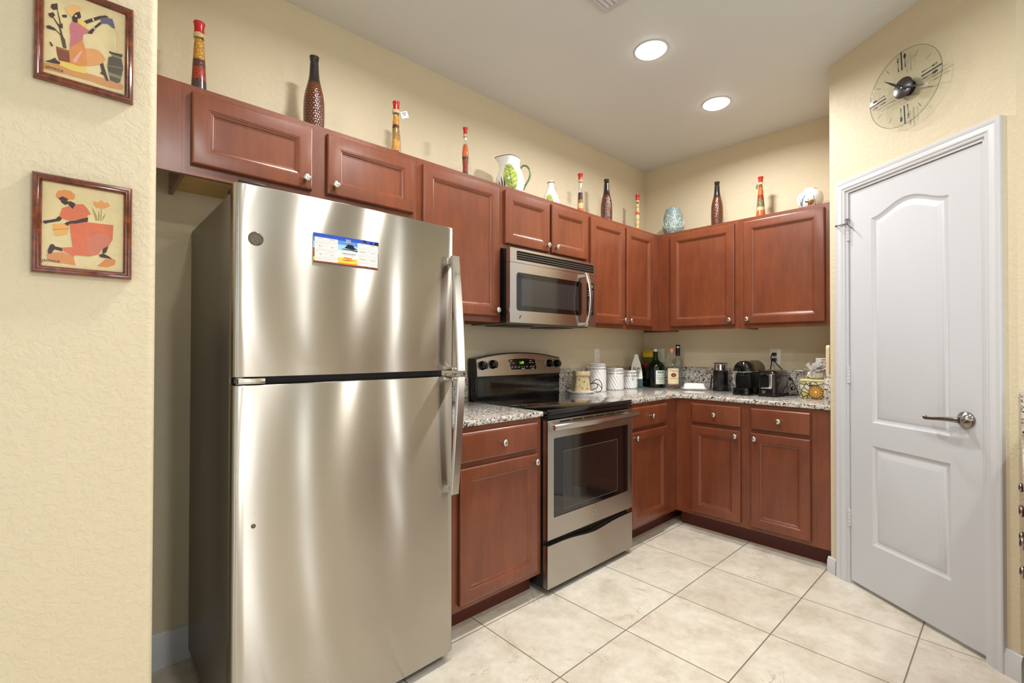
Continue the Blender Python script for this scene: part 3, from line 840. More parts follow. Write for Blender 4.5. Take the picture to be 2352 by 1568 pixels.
# ------------------------------------------------------------------ microwave
mw = thing('microwave', 'stainless over-the-range microwave with black window', 'microwave', (-2.0025, -0.391, 1.3685))
MWW_, MWH = 0.7595, 0.4065
MB().box(0.004, MWW_ - .004, 0.031, 0.389, 0.006, MWH, 0, 0.003).build('case', BLACK, mw)
def holed(mb, outer, holes, y, depth, m=0, wall_m=None):
    """flat panel facing -y with cut-outs; outer and holes are (x,z) outlines"""
    bm = bmesh.new(); ed = []
    for q in [outer] + holes:
        vs_ = [bm.verts.new((x, y, z)) for x, z in q]
        ed += [bm.edges.new((vs_[i], vs_[(i + 1) % len(vs_)])) for i in range(len(vs_))]
    bmesh.ops.triangle_fill(bm, use_beauty=True, use_dissolve=False, edges=ed)
    mb.addbm(bm, m)
    mb.loops([[(x, y, z) for x, z in outer], [(x, y + depth, z) for x, z in outer]], m, False, True)
    for q in holes: mb.loops([[(x, y, z) for x, z in q], [(x, y + 0.006, z) for x, z in q]], m if wall_m is None else wall_m, False, False)
ZS = 0.3265
tp = MB(); holed(tp, [(0, ZS + .002), (MWW_, ZS + .002), (MWW_, MWH), (0, MWH)], [round_rect(0.049, 0.737, 0.344, 0.3935, 0.008, 4)], 0.0, 0.03)
gr = tp.build('vent_grille', STEEL2, mw, angle=25)
MB().box(0.048, 0.738, 0.008, 0.012, 0.343, 0.3945).build('vent_recess', BLACKM, gr)
for k in range(3):
    z = 0.356 + k * 0.0125
    MB().box(0.0495, 0.7365, 0.001, 0.007, z - .0016, z + .0016).build('slat', SIDEGREY, gr)
dr = MB(); holed(dr, [(0, 0), (MWW_, 0), (MWW_, ZS), (0, ZS)], [round_rect(0.0485, 0.6225, 0.066, 0.2755, 0.018, 5), round_rect(0.665, 0.7425, 0.0705, 0.2795, 0.012, 4)], 0.0, 0.03)
dd = dr.build('door', STEEL2, mw, angle=25)
MB().prism(round_rect(0.0475, 0.6235, 0.065, 0.2765, 0.018, 5), 0.004, 0.008, 'Y').build('window', BGLASS, dd)
MB().prism(round_rect(0.089, 0.586, 0.095, 0.246, 0.004, 3), 0.0032, 0.0041, 'Y').build('window_screen', MWW, dd)
cp = MB().prism(round_rect(0.664, 0.7435, 0.0695, 0.2805, 0.012, 4), 0.004, 0.008, 'Y'); cpo = cp.build('control_panel', BGLASS, dd)
MB().box(0.690, 0.733, 0.0033, 0.0042, 0.250, 0.268).build('display', BEIGELCD, cpo)
for r_ in range(3):
    for c_ in range(3): MB().box(0.684 + c_ * 0.019, 0.694 + c_ * 0.019, 0.0034, 0.0042, 0.224 - r_ * 0.014, 0.2275 - r_ * 0.014).build('function_key', PRINT, cpo)
for r_ in range(4):
    for c_ in range(3):
        k_ = MB(); put_text(k_, '123456789'[r_ * 3 + c_] if r_ < 3 else '*0#'[c_], 0.012, 0.688 + c_ * 0.018, 0.0036, 0.168 - r_ * 0.0165, 0); k_.build('keypad_digit', PRINT, cpo, smooth=False, fix=False)
for x, z in ((0.715, 0.098), (0.690, 0.086)): MB().box(x - .009, x + .009, 0.0034, 0.0042, z - .003, z + .003).build('function_key', PRINT, cpo)
hh = MB(); L = []
for k in range(25):
    t_ = k / 24; z = -0.002 + 0.333 * t_
    o_ = 0.030 + 0.034 * math.sin(math.pi * t_) ** 0.8
    x = 0.632 ; y = -o_
    w2 = 0.013
    L.append([(x - w2, y + .004, z), (x - w2 + .004, y, z), (x + w2 - .004, y, z), (x + w2, y + .004, z), (x + w2 - .002, y + .013, z), (x - w2 + .002, y + .013, z)])
hh.loops(L, 0, True, True)
hh.box(0.617, 0.646, -0.034, 0.002, 0.003, 0.022, 0, 0.003).box(0.617, 0.646, -0.034, 0.002, 0.305, 0.324, 0, 0.003)
hh.build('handle', STEEL2, dd, angle=40)
def small_badge(parent, x, y, z, r_):
    b_ = MB().lathe([(r_, 0), (r_, 0.001), (r_ * .85, 0.002), (r_ * .78, 0.0014), (0.0004, 0.0014)], 0, 28)
    for q in range(4):
        a_ = R(45 + 90 * q); cx_, cz_ = r_ * .36 * math.cos(a_), r_ * .36 * math.sin(a_)
        b_.tube([(cx_ + r_ * (.25 - .16 * t_ / 12) * math.cos(a_ + math.pi + t_ * .6), cz_ + r_ * (.25 - .16 * t_ / 12) * math.sin(a_ + math.pi + t_ * .6), 0.0017) for t_ in range(13)], r_ * .06, 1, 5)
    b_.xf(Matrix.Translation((x, y, z)) @ Matrix.Rotation(R(90), 4, 'X'))
    return tag(b_.build('badge', [NICKEL, BADGE], parent, angle=50), 'small round badge with a scrolled monogram')
small_badge(dd, 0.078, 0.0, 0.0335, 0.014)
un = MB(); un.box(0.02, MWW_ - .02, 0.05, 0.36, -0.006, 0.0055, 0, 0.002); un.box(0.08, 0.30, 0.12, 0.30, -0.010, -0.0055, 1).box(0.46, 0.68, 0.12, 0.30, -0.010, -0.0055, 1)
un.build('underside_vent', [SIDEGREY, BLACKM], mw)

# ------------------------------------------------------------------ range
rg = thing('range', 'freestanding electric range with black glass cooktop and stainless oven door', 'range', (-1.9955, -0.66, 0))
RW = 0.7525
MB().box(0.0, RW, 0.032, 0.64, 0.03, 0.893, 0, 0.003).build('body', BLACK, rg)
for x in (0.05, RW - .09):
    for y in (0.06, 0.56): MB().lathe([(.018, 0), (.018, .006), (.010, .008), (.010, .031)], 0, 16, (x + .02, y + .02, 0)).build('foot', BLACKM, rg)
ck = MB().box(-0.0015, RW + .0015, 0.001, 0.585, 0.8935, 0.9205, 0, 0.004)
cko = ck.build('cooktop', BGLASS, rg)
RINGM = mat('burner_ring_grey', lin(48, 46, 46), 0.25)
for (x, y, r_) in ((0.20, 0.17, 0.105), (0.56, 0.17, 0.08), (0.20, 0.42, 0.08), (0.56, 0.42, 0.105)):
    for q in (1.0, 0.62):
        rn = MB(); rn.loops([[(x + (r_ * q + d_) * math.cos(2 * math.pi * i / 48), y + (r_ * q + d_) * math.sin(2 * math.pi * i / 48), 0.9208) for i in range(48)] for d_ in (0, 0.0022)], 0, False, False); rn.build('burner_ring', RINGM, cko)
MB().box(0.0, RW, 0.0, 0.03, 0.8755, 0.8925, 0, 0.004).build('front_trim', BLACK, rg)
od = MB(); holed(od, [(0.0, 0.2746), (RW, 0.2746), (RW, 0.868), (0.0, 0.868)], [round_rect(0.045, 0.7205, 0.379, 0.7762, 0.006, 3)], 0.0, 0.031)
for k in range(5): pass
odo = od.build('oven_door', STEEL, rg, angle=25)
MB().box(0.044, 0.7215, 0.004, 0.009, 0.378, 0.7772).build('window', BGLASS, odo)
MB().prism(round_rect(0.1225, 0.604, 0.404, 0.702, 0.006, 3), 0.0032, 0.0042, 'Y').build('window_screen', OVENW, odo)
fm = MB()
for q in range(4):
    pass
fm.loops([[(x, 0.0030, z) for x, z in round_rect(0.1225, 0.604, 0.404, 0.702, 0.006, 3)], [(x, 0.0030, z) for x, z in round_rect(0.1245, 0.602, 0.406, 0.700, 0.005, 3)]], 0, False, False)
fm.build('window_outline', mat('grey_outline', lin(110, 108, 104), 0.4), odo)
vt = MB()
for k in range(6):
    x = 0.09 + k * 0.1; vt.box(x, x + 0.085, -0.0006, 0.003, 0.852, 0.860)
vt.build('vent_slots', BLACKM, odo)
hd = MB(); L = []
for k in range(21):
    t_ = k / 20; x = 0.006 + (RW + .004) * t_
    bow = 0.012 * math.sin(math.pi * t_)
    y = -0.044 - bow; z = 0.838
    L.append([(x, y + .010, z - .014), (x, y + .002, z - .013), (x, y - .004, z - .004), (x, y - .002, z + .009), (x, y + .006, z + .014), (x, y + .014, z + .010)])
hd.loops(L, 0, True, True)
hd.box(0.03, 0.06, -0.040, 0.002, 0.829, 0.847, 0, 0.003).box(RW - .06, RW - .03, -0.040, 0.002, 0.829, 0.847, 0, 0.003)
hd.build('handle', STEEL2, odo, angle=40)
small_badge(odo, 0.3798, 0.0, 0.3327, 0.0135)
pl_ = [(0.0, 0.0335), (RW, 0.0335), (RW, 0.2464)]
for k in range(25):
    t_ = k / 24; x = RW * (1 - t_)
    pl_.append((x, 0.2464 - 0.020 * math.exp(-((t_ - 0.5) / 0.20) ** 2)))
MB().prism(pl_, 0.0, 0.03, 'Y').build('drawer', STEEL, rg, angle=25)
# control backguard
bgd = MB(); bgd.box(0.004, RW - .004, 0.575, 0.638, 0.88, 1.06, 0, 0.004)
bgo = bgd.build('backguard', BLACK, rg)
MB().prism(round_rect(0.014, RW - .014, 0.9405, 1.040, 0.006, 3), 0.5715, 0.5755, 'Y').build('glass_panel', BGLASS, bgo)
N_ = 30
def arch(x): 
    s_ = 2 * x / RW - 1
    return 1.2035 - 0.036 * s_ * s_
P0_, P1_ = (0.565, 1.054), (0.580, 1.205)     # bottom and top of the tilted face (y, z)
def face_y(z): return P0_[0] + (P1_[0] - P0_[0]) * (z - P0_[1]) / (P1_[1] - P0_[1])
def tilt_panel(mb, outline, lift, thick, m=0):
    mb.loops([[(x, face_y(z) - lift, z) for x, z in outline], [(x, face_y(z) - lift + thick, z) for x, z in outline]], m, True, True)
ol = [(0.0, 1.056), (RW, 1.056)] + [(RW * (1 - k / N_), arch(RW * (1 - k / N_))) for k in range(N_ + 1)]
hs = MB(); L = [[(x, face_y(z) + 0.004, z) for x, z in ol], [(x, 0.638, z) for x, z in ol]]; hs.loops(L, 0, True, True)
hs.build('control_housing', BLACK, bgo, angle=30)
ins = 0.008
ol2 = [(ins, 1.062), (RW - ins, 1.062)] + [(RW - ins - (RW - 2 * ins) * k / N_, arch(RW - ins - (RW - 2 * ins) * k / N_) - 0.007) for k in range(N_ + 1)]
cpn = MB(); tilt_panel(cpn, ol2, 0.002, 0.006); cpo = cpn.build('control_panel', STEEL2, bgo, angle=30)
dp = MB(); dol = [(0.268, 1.094), (0.508, 1.094)] + [(0.508 - 0.012 - (0.228 + .012) * k / 12 + .0, 1.160 + 0.005 * math.sin(math.pi * k / 12)) for k in range(13)]
dol = [(0.286, 1.094), (0.512, 1.094), (0.500, 1.158), (0.44, 1.1635), (0.38, 1.165), (0.32, 1.1635), (0.262, 1.158)]
tilt_panel(dp, [(0.281, 1.089), (0.517, 1.089), (0.505, 1.162), (0.44, 1.1675), (0.38, 1.169), (0.32, 1.1675), (0.256, 1.162)], 0.0026, 0.002, 0)
tilt_panel(dp, dol, 0.0034, 0.002, 1)
tx = MB()
put_text(tx, '1:09', 0.024, 0.377, 0, 1.137, 0)
tx.v = [(x, face_y(z) - 0.0038 + y, z) for x, y, z in tx.v]
icons = []
for (x, z, w_) in ((0.285, 1.150, .016), (0.275, 1.137, .014), (0.305, 1.137, .014), (0.46, 1.150, .016), (0.452, 1.138, .014), (0.476, 1.138, .014), (0.292, 1.111, .014), (0.322, 1.111, .016), (0.352, 1.110, .014), (0.377, 1.111, .006), (0.397, 1.111, .006), (0.423, 1.111, .012), (0.458, 1.112, .012), (0.482, 1.112, .014), (0.388, 1.100, .03), (0.475, 1.100, .024)):
    q = MB().box(x - w_ / 2, x + w_ / 2, -0.0002, 0.0002, z - .0022, z + .0022); q.v = [(x_, face_y(z_) - 0.0038 + y_, z_) for x_, y_, z_ in q.v]; icons.append(q)
do_ = dp.build('display', [NICKEL, BGLASS], cpo, angle=25)
tx.build('clock_digits', GREENLED, do_, smooth=False, fix=False)
for q in icons: q.build('display_icon', PRINT, do_)
tilt = math.atan2(P1_[0] - P0_[0], P1_[1] - P0_[1])
for (x, z, a_) in ((0.0515, 1.126, 25), (0.1335, 1.131, 10), (0.640, 1.129, 0), (0.713, 1.127, 0)):
    kb = MB().lathe([(0.0275, 0), (0.0275, 0.004), (0.0245, 0.008), (0.0225, 0.024), (0.0195, 0.028), (0.001, 0.0285)], 0, 32)
    kb.box(-0.0075, 0.0075, -0.0235, 0.0235, 0.024, 0.034, 0, 0.003); kb.box(-0.001, 0.001, 0.008, 0.022, 0.0338, 0.0344, 1)
    kb.xf(Matrix.Translation((x, face_y(z) - 0.002, z)) @ Matrix.Rotation(R(90) - tilt, 4, 'X') @ Matrix.Rotation(R(a_), 4, 'Z'))
    kb.build('control_knob', [GLOSSB, PRINT], cpo, angle=40)
for x in (0.0515, 0.1335, 0.640, 0.713):
    for dx, dz in ((-.012, .038), (.02, .038), (0, -.036)):
        mk = MB(); put_text(mk, 'o' if dz > 0 else '-', 0.009, x + dx, 0, 1.129 + dz, 0)
        mk.v = [(x_, face_y(z_) - 0.0025, z_) for x_, y_, z_ in mk.v]
        mk.build('dial_mark', INK, cpo, smooth=False, fix=False)

# ------------------------------------------------------------------ opposite run at the right edge of the view
ob = thing('base_cabinet', 'cabinet run at the extreme right edge seen edge-on with dark round knobs', 'cabinet', (EX, -2.285, 0), R(180))
# local x runs towards the camera side (-world x), local y=0 is the front, +y runs away (-world y)
b_ = MB().box(0.002, 1.05, 0.0, 0.58, 0.10, 0.886); b_.build('cabinet_box', CHERRY, ob)
MB().box(0.002, 1.05, 0.07, 0.58, 0.0, 0.10).build('toe_kick', CHERRY, ob)
for x0, x1 in ((0.02, 0.36), (0.39, 0.70), (0.73, 1.03)):
    o = cab_front(x1 - x0, 0.13, True).build('drawer', CHERRY, ob, (x0, -0.0006, 0.733), angle=18); knob(o, (x1 - x0) / 2, 0.02, m=DARKNICKEL)
    o = cab_front(x1 - x0, 0.578).build('door', CHERRY, ob, (x0, -0.0006, 0.1316), angle=18); knob(o, 0.05, 0.52, m=DARKNICKEL)
oc = thing('countertop', 'speckled granite countertop and upstand just showing at the right edge', 'countertop', (EX, -2.262, 0), R(180))
MB().box(0.0005, 1.06, -0.020, 0.58, 0.8868, 0.914, 0, 0.006).build('slab', GRANITE, oc)
MB().box(0.0005, 0.02, -0.020, 0.58, 0.9142, 1.066, 0, 0.003).build('backsplash', GRANITE, oc)
# ------------------------------------------------------------------ framed pictures
WOODF = mat('varnished_frame_wood', lin(92, 34, 16), 0.16, coat=0.8)
setc(WOODF, ramp(WOODF, noise(WOODF, coords(WOODF, 'Object', (9, 9, 9)), 4, 5, 0.6, 1.0), [(0.3, lin(70, 18, 10)), (0.55, lin(112, 46, 18)), (0.75, lin(142, 72, 28))]))
AC = {'ground': (196, 140, 82), 'yellow': (222, 190, 92), 'pot': (122, 62, 32), 'potrim': (142, 78, 44), 'stem': (84, 66, 40), 'flower': (62, 44, 34), 'skin': (58, 32, 26), 'pink': (188, 108, 116), 'orange': (206, 134, 74), 'orange2': (212, 150, 92), 'pinklt': (218, 164, 148), 'turban': (222, 176, 110), 'jug': (88, 84, 112), 'water': (222, 192, 140), 'vasec': (76, 62, 48), 'vased': (52, 46, 42), 'vaseg': (128, 124, 84), 'white': (236, 226, 206), 'flower2': (216, 150, 82), 'leaf': (160, 140, 84), 'turban2': (214, 138, 74), 'coral': (206, 106, 72), 'coral2': (196, 116, 92), 'basket': (220, 166, 88), 'basketd': (196, 132, 70), 'earring': (228, 180, 96), 'bg': (216, 198, 150)}
AM = {k: mat('picture_' + k, lin(*c_), 0.35, coat=0.6) for k, c_ in AC.items()}
for k in ('ground', 'pink', 'orange', 'orange2', 'coral', 'coral2', 'bg'):
    c_ = lin(*AC[k]); q_ = AM[k]
    setc(q_, mix(q_, noise(q_, coords(q_), 60, 4, 0.6, 0.5), tuple(v * 0.86 for v in c_[:3]) + (1,), tuple(min(1, v * 1.14) for v in c_[:3]) + (1,)))
ART_JAR=[
('ground', [(0.002, 0.112), (0.161, 0.149), (0.335, 0.157), (0.506, 0.14), (0.735, 0.14), (0.956, 0.136), (0.983, 0.105), (0.965, 0.058), (0.805, 0.04), (0.548, 0.054), (0.335, 0.05), (0.13, 0.046), (0.002, 0.043)]),
('yellow', [(0.188, 0.18), (0.335, 0.209), (0.514, 0.227), (0.494, 0.128), (0.335, 0.118), (0.184, 0.136)]),
('pot', [(0.141, 0.338), (0.312, 0.337), (0.307, 0.201), (0.176, 0.189), (0.153, 0.256)]),
('potrim', [(0.141, 0.342), (0.314, 0.338), (0.314, 0.31), (0.149, 0.317)]),
('stem', [(0.223, 0.348), (0.199, 0.435), (0.176, 0.559), (0.091, 0.67), (0.102, 0.677), (0.191, 0.58), (0.223, 0.481), (0.247, 0.45), (0.267, 0.35)]),
('stem', [(0.188, 0.579), (0.145, 0.774), (0.154, 0.777), (0.207, 0.593)]),
('flower', [(0.083, 0.805), (0.152, 0.838), (0.16, 0.772), (0.106, 0.744), (0.076, 0.764)]),
('flower', [(0.045, 0.684), (0.106, 0.721), (0.129, 0.691), (0.091, 0.646), (0.06, 0.659)]),
('flower', [(0.207, 0.726), (0.262, 0.745), (0.266, 0.712), (0.215, 0.698)]),
('flower', [(0.023, 0.538), (0.068, 0.557), (0.145, 0.533), (0.129, 0.516), (0.038, 0.512)]),
('flower', [(0.061, 0.366), (0.083, 0.37), (0.11, 0.336), (0.091, 0.318)]),
('flower', [(0.168, 0.603), (0.215, 0.627), (0.219, 0.57), (0.176, 0.567)]),
('stem', [(0.11, 0.553), (0.223, 0.474), (0.219, 0.46), (0.106, 0.54)]),
('skin', [(0.015, 0.132), (0.084, 0.168), (0.13, 0.206), (0.161, 0.18), (0.192, 0.174), (0.188, 0.149), (0.091, 0.135)]),
('skin', [(0.674, 0.295), (0.713, 0.322), (0.739, 0.249), (0.787, 0.126), (0.761, 0.115), (0.718, 0.176), (0.675, 0.18), (0.696, 0.211)]),
('pink', [(0.318, 0.678), (0.374, 0.694), (0.455, 0.67), (0.529, 0.655), (0.521, 0.62), (0.464, 0.581), (0.456, 0.51), (0.302, 0.373), (0.31, 0.51), (0.298, 0.616)]),
('yellow', [(0.39, 0.711), (0.414, 0.748), (0.488, 0.737), (0.513, 0.69), (0.455, 0.67)]),
('orange', [(0.302, 0.373), (0.456, 0.51), (0.489, 0.425), (0.522, 0.346), (0.514, 0.227), (0.416, 0.197), (0.307, 0.201), (0.294, 0.323)]),
('orange2', [(0.493, 0.426), (0.58, 0.45), (0.665, 0.448), (0.717, 0.407), (0.743, 0.365), (0.7, 0.307), (0.589, 0.249), (0.516, 0.227)]),
('pinklt', [(0.335, 0.229), (0.431, 0.374), (0.456, 0.382), (0.375, 0.213)]),
('skin', [(0.325, 0.736), (0.373, 0.809), (0.418, 0.833), (0.434, 0.783), (0.422, 0.751), (0.394, 0.749), (0.39, 0.692), (0.334, 0.688)]),
('turban', [(0.242, 0.824), (0.301, 0.869), (0.373, 0.896), (0.43, 0.885), (0.414, 0.835), (0.365, 0.802), (0.325, 0.74), (0.282, 0.756)]),
('skin', [(0.467, 0.742), (0.571, 0.81), (0.655, 0.864), (0.74, 0.902), (0.783, 0.893), (0.732, 0.871), (0.68, 0.841), (0.596, 0.783), (0.504, 0.719)]),
('skin', [(0.517, 0.611), (0.53, 0.639), (0.588, 0.703), (0.664, 0.794), (0.698, 0.798), (0.681, 0.771), (0.613, 0.7), (0.571, 0.621)]),
('jug', [(0.676, 0.843), (0.723, 0.872), (0.827, 0.888), (0.863, 0.788), (0.836, 0.779), (0.767, 0.809), (0.681, 0.784)]),
('water', [(0.863, 0.788), (0.881, 0.79), (0.917, 0.702), (0.926, 0.605), (0.922, 0.508), (0.887, 0.505), (0.899, 0.63), (0.899, 0.696)]),
('vasec', [(0.782, 0.41), (0.838, 0.436), (0.954, 0.434), (0.977, 0.327), (0.938, 0.148), (0.893, 0.127), (0.805, 0.139), (0.769, 0.291)]),
('vased', [(0.79, 0.487), (0.847, 0.484), (0.967, 0.497), (0.958, 0.46), (0.794, 0.46)]),
('vaseg', [(0.816, 0.454), (0.954, 0.455), (0.945, 0.434), (0.825, 0.434)]),
('vaseg', [(0.782, 0.228), (0.955, 0.224), (0.948, 0.184), (0.791, 0.189)]),
('vaseg', [(0.773, 0.308), (0.973, 0.334), (0.973, 0.322), (0.773, 0.299)]),
('white', [(0.356, 0.763), (0.374, 0.781), (0.386, 0.769), (0.374, 0.753)]),
('white', [(0.571, 0.806), (0.583, 0.815), (0.598, 0.787), (0.583, 0.778)]),
('white', [(0.584, 0.698), (0.594, 0.708), (0.611, 0.697), (0.6, 0.686)]),
]
ART_BASKET=[
('orange', [(0.052, 0.135), (0.115, 0.167), (0.24, 0.181), (0.375, 0.143), (0.399, 0.036), (0.288, 0.047), (0.154, 0.051), (0.072, 0.077)]),
('orange', [(0.663, 0.053), (0.765, 0.148), (0.838, 0.165), (0.903, 0.149), (0.892, 0.088), (0.79, 0.047)]),
('flower2', [(0.604, 0.854), (0.654, 0.839), (0.709, 0.879), (0.745, 0.853), (0.791, 0.865), (0.822, 0.819), (0.743, 0.775), (0.643, 0.774), (0.612, 0.805)]),
('leaf', [(0.592, 0.78), (0.65, 0.684), (0.662, 0.618), (0.64, 0.615), (0.615, 0.697)]),
('leaf', [(0.674, 0.756), (0.691, 0.69), (0.685, 0.621), (0.667, 0.619)]),
('leaf', [(0.706, 0.77), (0.715, 0.771), (0.712, 0.621), (0.698, 0.619)]),
('leaf', [(0.774, 0.73), (0.74, 0.652), (0.726, 0.618), (0.731, 0.678)]),
('skin', [(0.31, 0.812), (0.387, 0.788), (0.391, 0.731), (0.356, 0.713), (0.305, 0.758)]),
('skin', [(0.175, 0.825), (0.235, 0.848), (0.302, 0.828), (0.319, 0.786), (0.297, 0.765), (0.267, 0.75), (0.225, 0.772), (0.213, 0.796)]),
('turban2', [(0.157, 0.857), (0.185, 0.906), (0.253, 0.93), (0.33, 0.93), (0.385, 0.886), (0.371, 0.83), (0.319, 0.826), (0.235, 0.848), (0.179, 0.815), (0.163, 0.823)]),
('coral', [(0.232, 0.707), (0.309, 0.745), (0.351, 0.707), (0.392, 0.776), (0.484, 0.794), (0.535, 0.748), (0.578, 0.683), (0.543, 0.669), (0.533, 0.641), (0.332, 0.568), (0.264, 0.576), (0.201, 0.602)]),
('coral', [(0.322, 0.531), (0.489, 0.616), (0.55, 0.58), (0.867, 0.587), (0.858, 0.403), (0.805, 0.315), (0.722, 0.27), (0.684, 0.203), (0.567, 0.163), (0.393, 0.162), (0.375, 0.143), (0.257, 0.191), (0.237, 0.237), (0.36, 0.255), (0.337, 0.41)]),
('coral2', [(0.537, 0.391), (0.672, 0.462), (0.799, 0.442), (0.858, 0.399), (0.722, 0.27), (0.684, 0.203), (0.567, 0.168), (0.543, 0.267)]),
('skin', [(0.366, 0.573), (0.506, 0.628), (0.547, 0.642), (0.541, 0.588), (0.374, 0.538)]),
('skin', [(0.192, 0.605), (0.234, 0.589), (0.213, 0.551), (0.079, 0.511), (0.042, 0.495), (0.015, 0.507), (0.022, 0.529), (0.071, 0.54), (0.163, 0.57)]),
('skin', [(0.246, 0.512), (0.289, 0.549), (0.366, 0.577), (0.374, 0.543), (0.322, 0.531), (0.296, 0.497), (0.284, 0.517)]),
('basket', [(0.12, 0.499), (0.246, 0.53), (0.313, 0.495), (0.294, 0.401), (0.159, 0.371)]),
('basketd', [(0.131, 0.445), (0.309, 0.477), (0.308, 0.466), (0.134, 0.432)]),
('skin', [(0.099, 0.256), (0.133, 0.268), (0.157, 0.241), (0.236, 0.232), (0.244, 0.19), (0.148, 0.205), (0.11, 0.149), (0.073, 0.15), (0.072, 0.188)]),
('skin', [(0.731, 0.271), (0.805, 0.315), (0.776, 0.23), (0.73, 0.216)]),
('skin', [(0.684, 0.194), (0.739, 0.217), (0.802, 0.193), (0.857, 0.162), (0.774, 0.163), (0.702, 0.168)]),
('earring', [(0.289, 0.813), (0.315, 0.821), (0.327, 0.805), (0.306, 0.795)]),
]

def triang(mb, pts, m):
    bm = bmesh.new(); vs_ = [bm.verts.new(p_) for p_ in pts]
    ed = [bm.edges.new((vs_[i], vs_[(i + 1) % len(vs_)])) for i in range(len(vs_))]
    bmesh.ops.triangle_fill(bm, use_beauty=True, use_dissolve=False, edges=ed); mb.addbm(bm, m)
def picture(name, label, z0, h_, art, txt_xz, x0=-3.7975, w_=0.178):
    t = thing(name, label, 'picture', (x0, WY, z0))
    pr_ = [(0, -0.0006), (0, -0.012), (0.0015, -0.0155), (0.004, -0.018), (0.0075, -0.0185), (0.0095, -0.0165), (0.011, -0.0170), (0.0135, -0.0168), (0.0155, -0.0145), (0.0172, -0.010), (0.0172, -0.007)]
    L = [[(d, y, d), (w_ - d, y, d), (w_ - d, y, h_ - d), (d, y, h_ - d)] for d, y in pr_]
    MB().loops(L, 0, False, False).build('frame', WOODF, t, angle=30)
    names = sorted({m for m, _ in art}); ix = {n_: i + 2 for i, n_ in enumerate(names)}
    a = MB(); f0 = 0.0165; iw, ih = w_ - 2 * f0, h_ - 2 * f0
    a.box(f0, w_ - f0, -0.0072, -0.002, f0, h_ - f0, 0)
    for k, (m, pts) in enumerate(art):
        triang(a, [(f0 + min(max(u, .002), .998) * iw, -0.0074 - k * 0.00004, f0 + min(max(v, .002), .998) * ih) for u, v in pts], ix[m])
    put_text(a, 'JAMAICA', 0.0082, f0 + txt_xz[0] * iw, -0.0093, f0 + txt_xz[1] * ih, 1, sx=0.9)
    a.build('picture_panel', [AM['bg'], INK] + [AM[n_] for n_ in names], t, smooth=False, fix=False)
    return t
picture('framed_picture', 'upper framed picture of a kneeling woman pouring water into a tall jar', 1.838, 0.2360, ART_JAR, (0.130, 0.074))
picture('framed_picture', 'lower framed picture of a kneeling woman in orange holding a basket', 1.3950, 0.2285, ART_BASKET, (0.112, 0.064))

# ------------------------------------------------------------------ glass wall clock
ckx, ckz = 0.4525, 2.4256
clk = thing('wall_clock', 'round clear glass wall clock with cutlery marks above the white door', 'clock', (PX + DX * ckx, PY + DY * ckx, ckz), TH)
def ydisc(prof, m=0, seg=64, smooth=True):
    q = MB().lathe(prof, m, seg); q.xf(Matrix.Rotation(R(90), 4, 'X')); return q
q = ydisc([(0.1685, 0.0285), (0.1705, 0.0292), (0.1705, 0.0318), (0.1685, 0.0325)], [1, 1, 1], 96)
q.mi = [1 if len(f) == 4 else 0 for f in q.f]
q.build('glass_disc', [CLOCKG, GLASSEDGE], clk, angle=30)
ydisc([(0.032, 0.0005), (0.032, 0.0275), (0.02, 0.0283)]).build('movement', BLACKM, clk)
ydisc([(0.046, 0.0326), (0.046, 0.0338), (0.043, 0.0352), (0.002, 0.0360)]).build('hub', mat('dark_brown_hub', lin(40, 30, 24), 0.25, coat=0.4), clk)
yk = -0.0328
def rot2(p_, a): return (p_[0] * math.cos(a) - p_[1] * math.sin(a), p_[0] * math.sin(a) + p_[1] * math.cos(a))
def mark(mk, pts, a):
    triang(mk, [(rot2(p_, a)[0], yk, rot2(p_, a)[1]) for p_ in pts], 0)
def ell(cx, cz, rx, rz, n=14): return [(cx + rx * math.cos(2 * math.pi * i / n), cz + rz * math.sin(2 * math.pi * i / n)) for i in range(n)]
def stick(x, z0, z1, w0, w1=None):
    w1 = w1 or w0; return [(x - w0, z0), (x + w0, z0), (x + w1, z1), (x - w1, z1)]
for k in range(4):
    a = R(3 - 90 * k)
    m_ = MB(); mark(m_, stick(0, 0.086, 0.168, 0.0036, 0.0034), a); mark(m_, ell(0, 0.168, 0.0034, 0.003), a); mark(m_, ell(0, .086, .0036, .003), a)
    m_.build('knife_mark', INK, clk, smooth=False, fix=False)
    m_ = MB(); mark(m_, stick(-0.0165, 0.086, 0.112, 0.0030, 0.0011), a); mark(m_, stick(-0.0165, 0.112, 0.130, 0.0011), a); mark(m_, [(-.0175, .128), (-.0155, .128), (-.0120, .135), (-.0120, .138), (-.0210, .138), (-.0210, .135)], a)
    for dx in (-0.0039, -0.0013, 0.0013, 0.0039): mark(m_, stick(-0.0165 + dx, 0.137, 0.154, 0.0007), a)
    m_.build('fork_mark', INK, clk, smooth=False, fix=False)
    m_ = MB(); mark(m_, stick(0.0160, 0.088, 0.114, 0.0030, 0.0011), a); mark(m_, stick(0.0160, 0.114, 0.132, 0.0011), a); mark(m_, ell(0.0160, 0.141, 0.0062, 0.0125), a)
    m_.build('spoon_mark', INK, clk, smooth=False, fix=False)
for k in (1, 2, 4, 5, 7, 8, 10, 11):
    m_ = MB(); mark(m_, stick(0, 0.124, 0.150, 0.0010), R(3 - 30 * k)); m_.build('hour_mark', INK, clk, smooth=False, fix=False)
HAND = mat('grey_black_hands', lin(50, 52, 58), 0.25, 0.6)
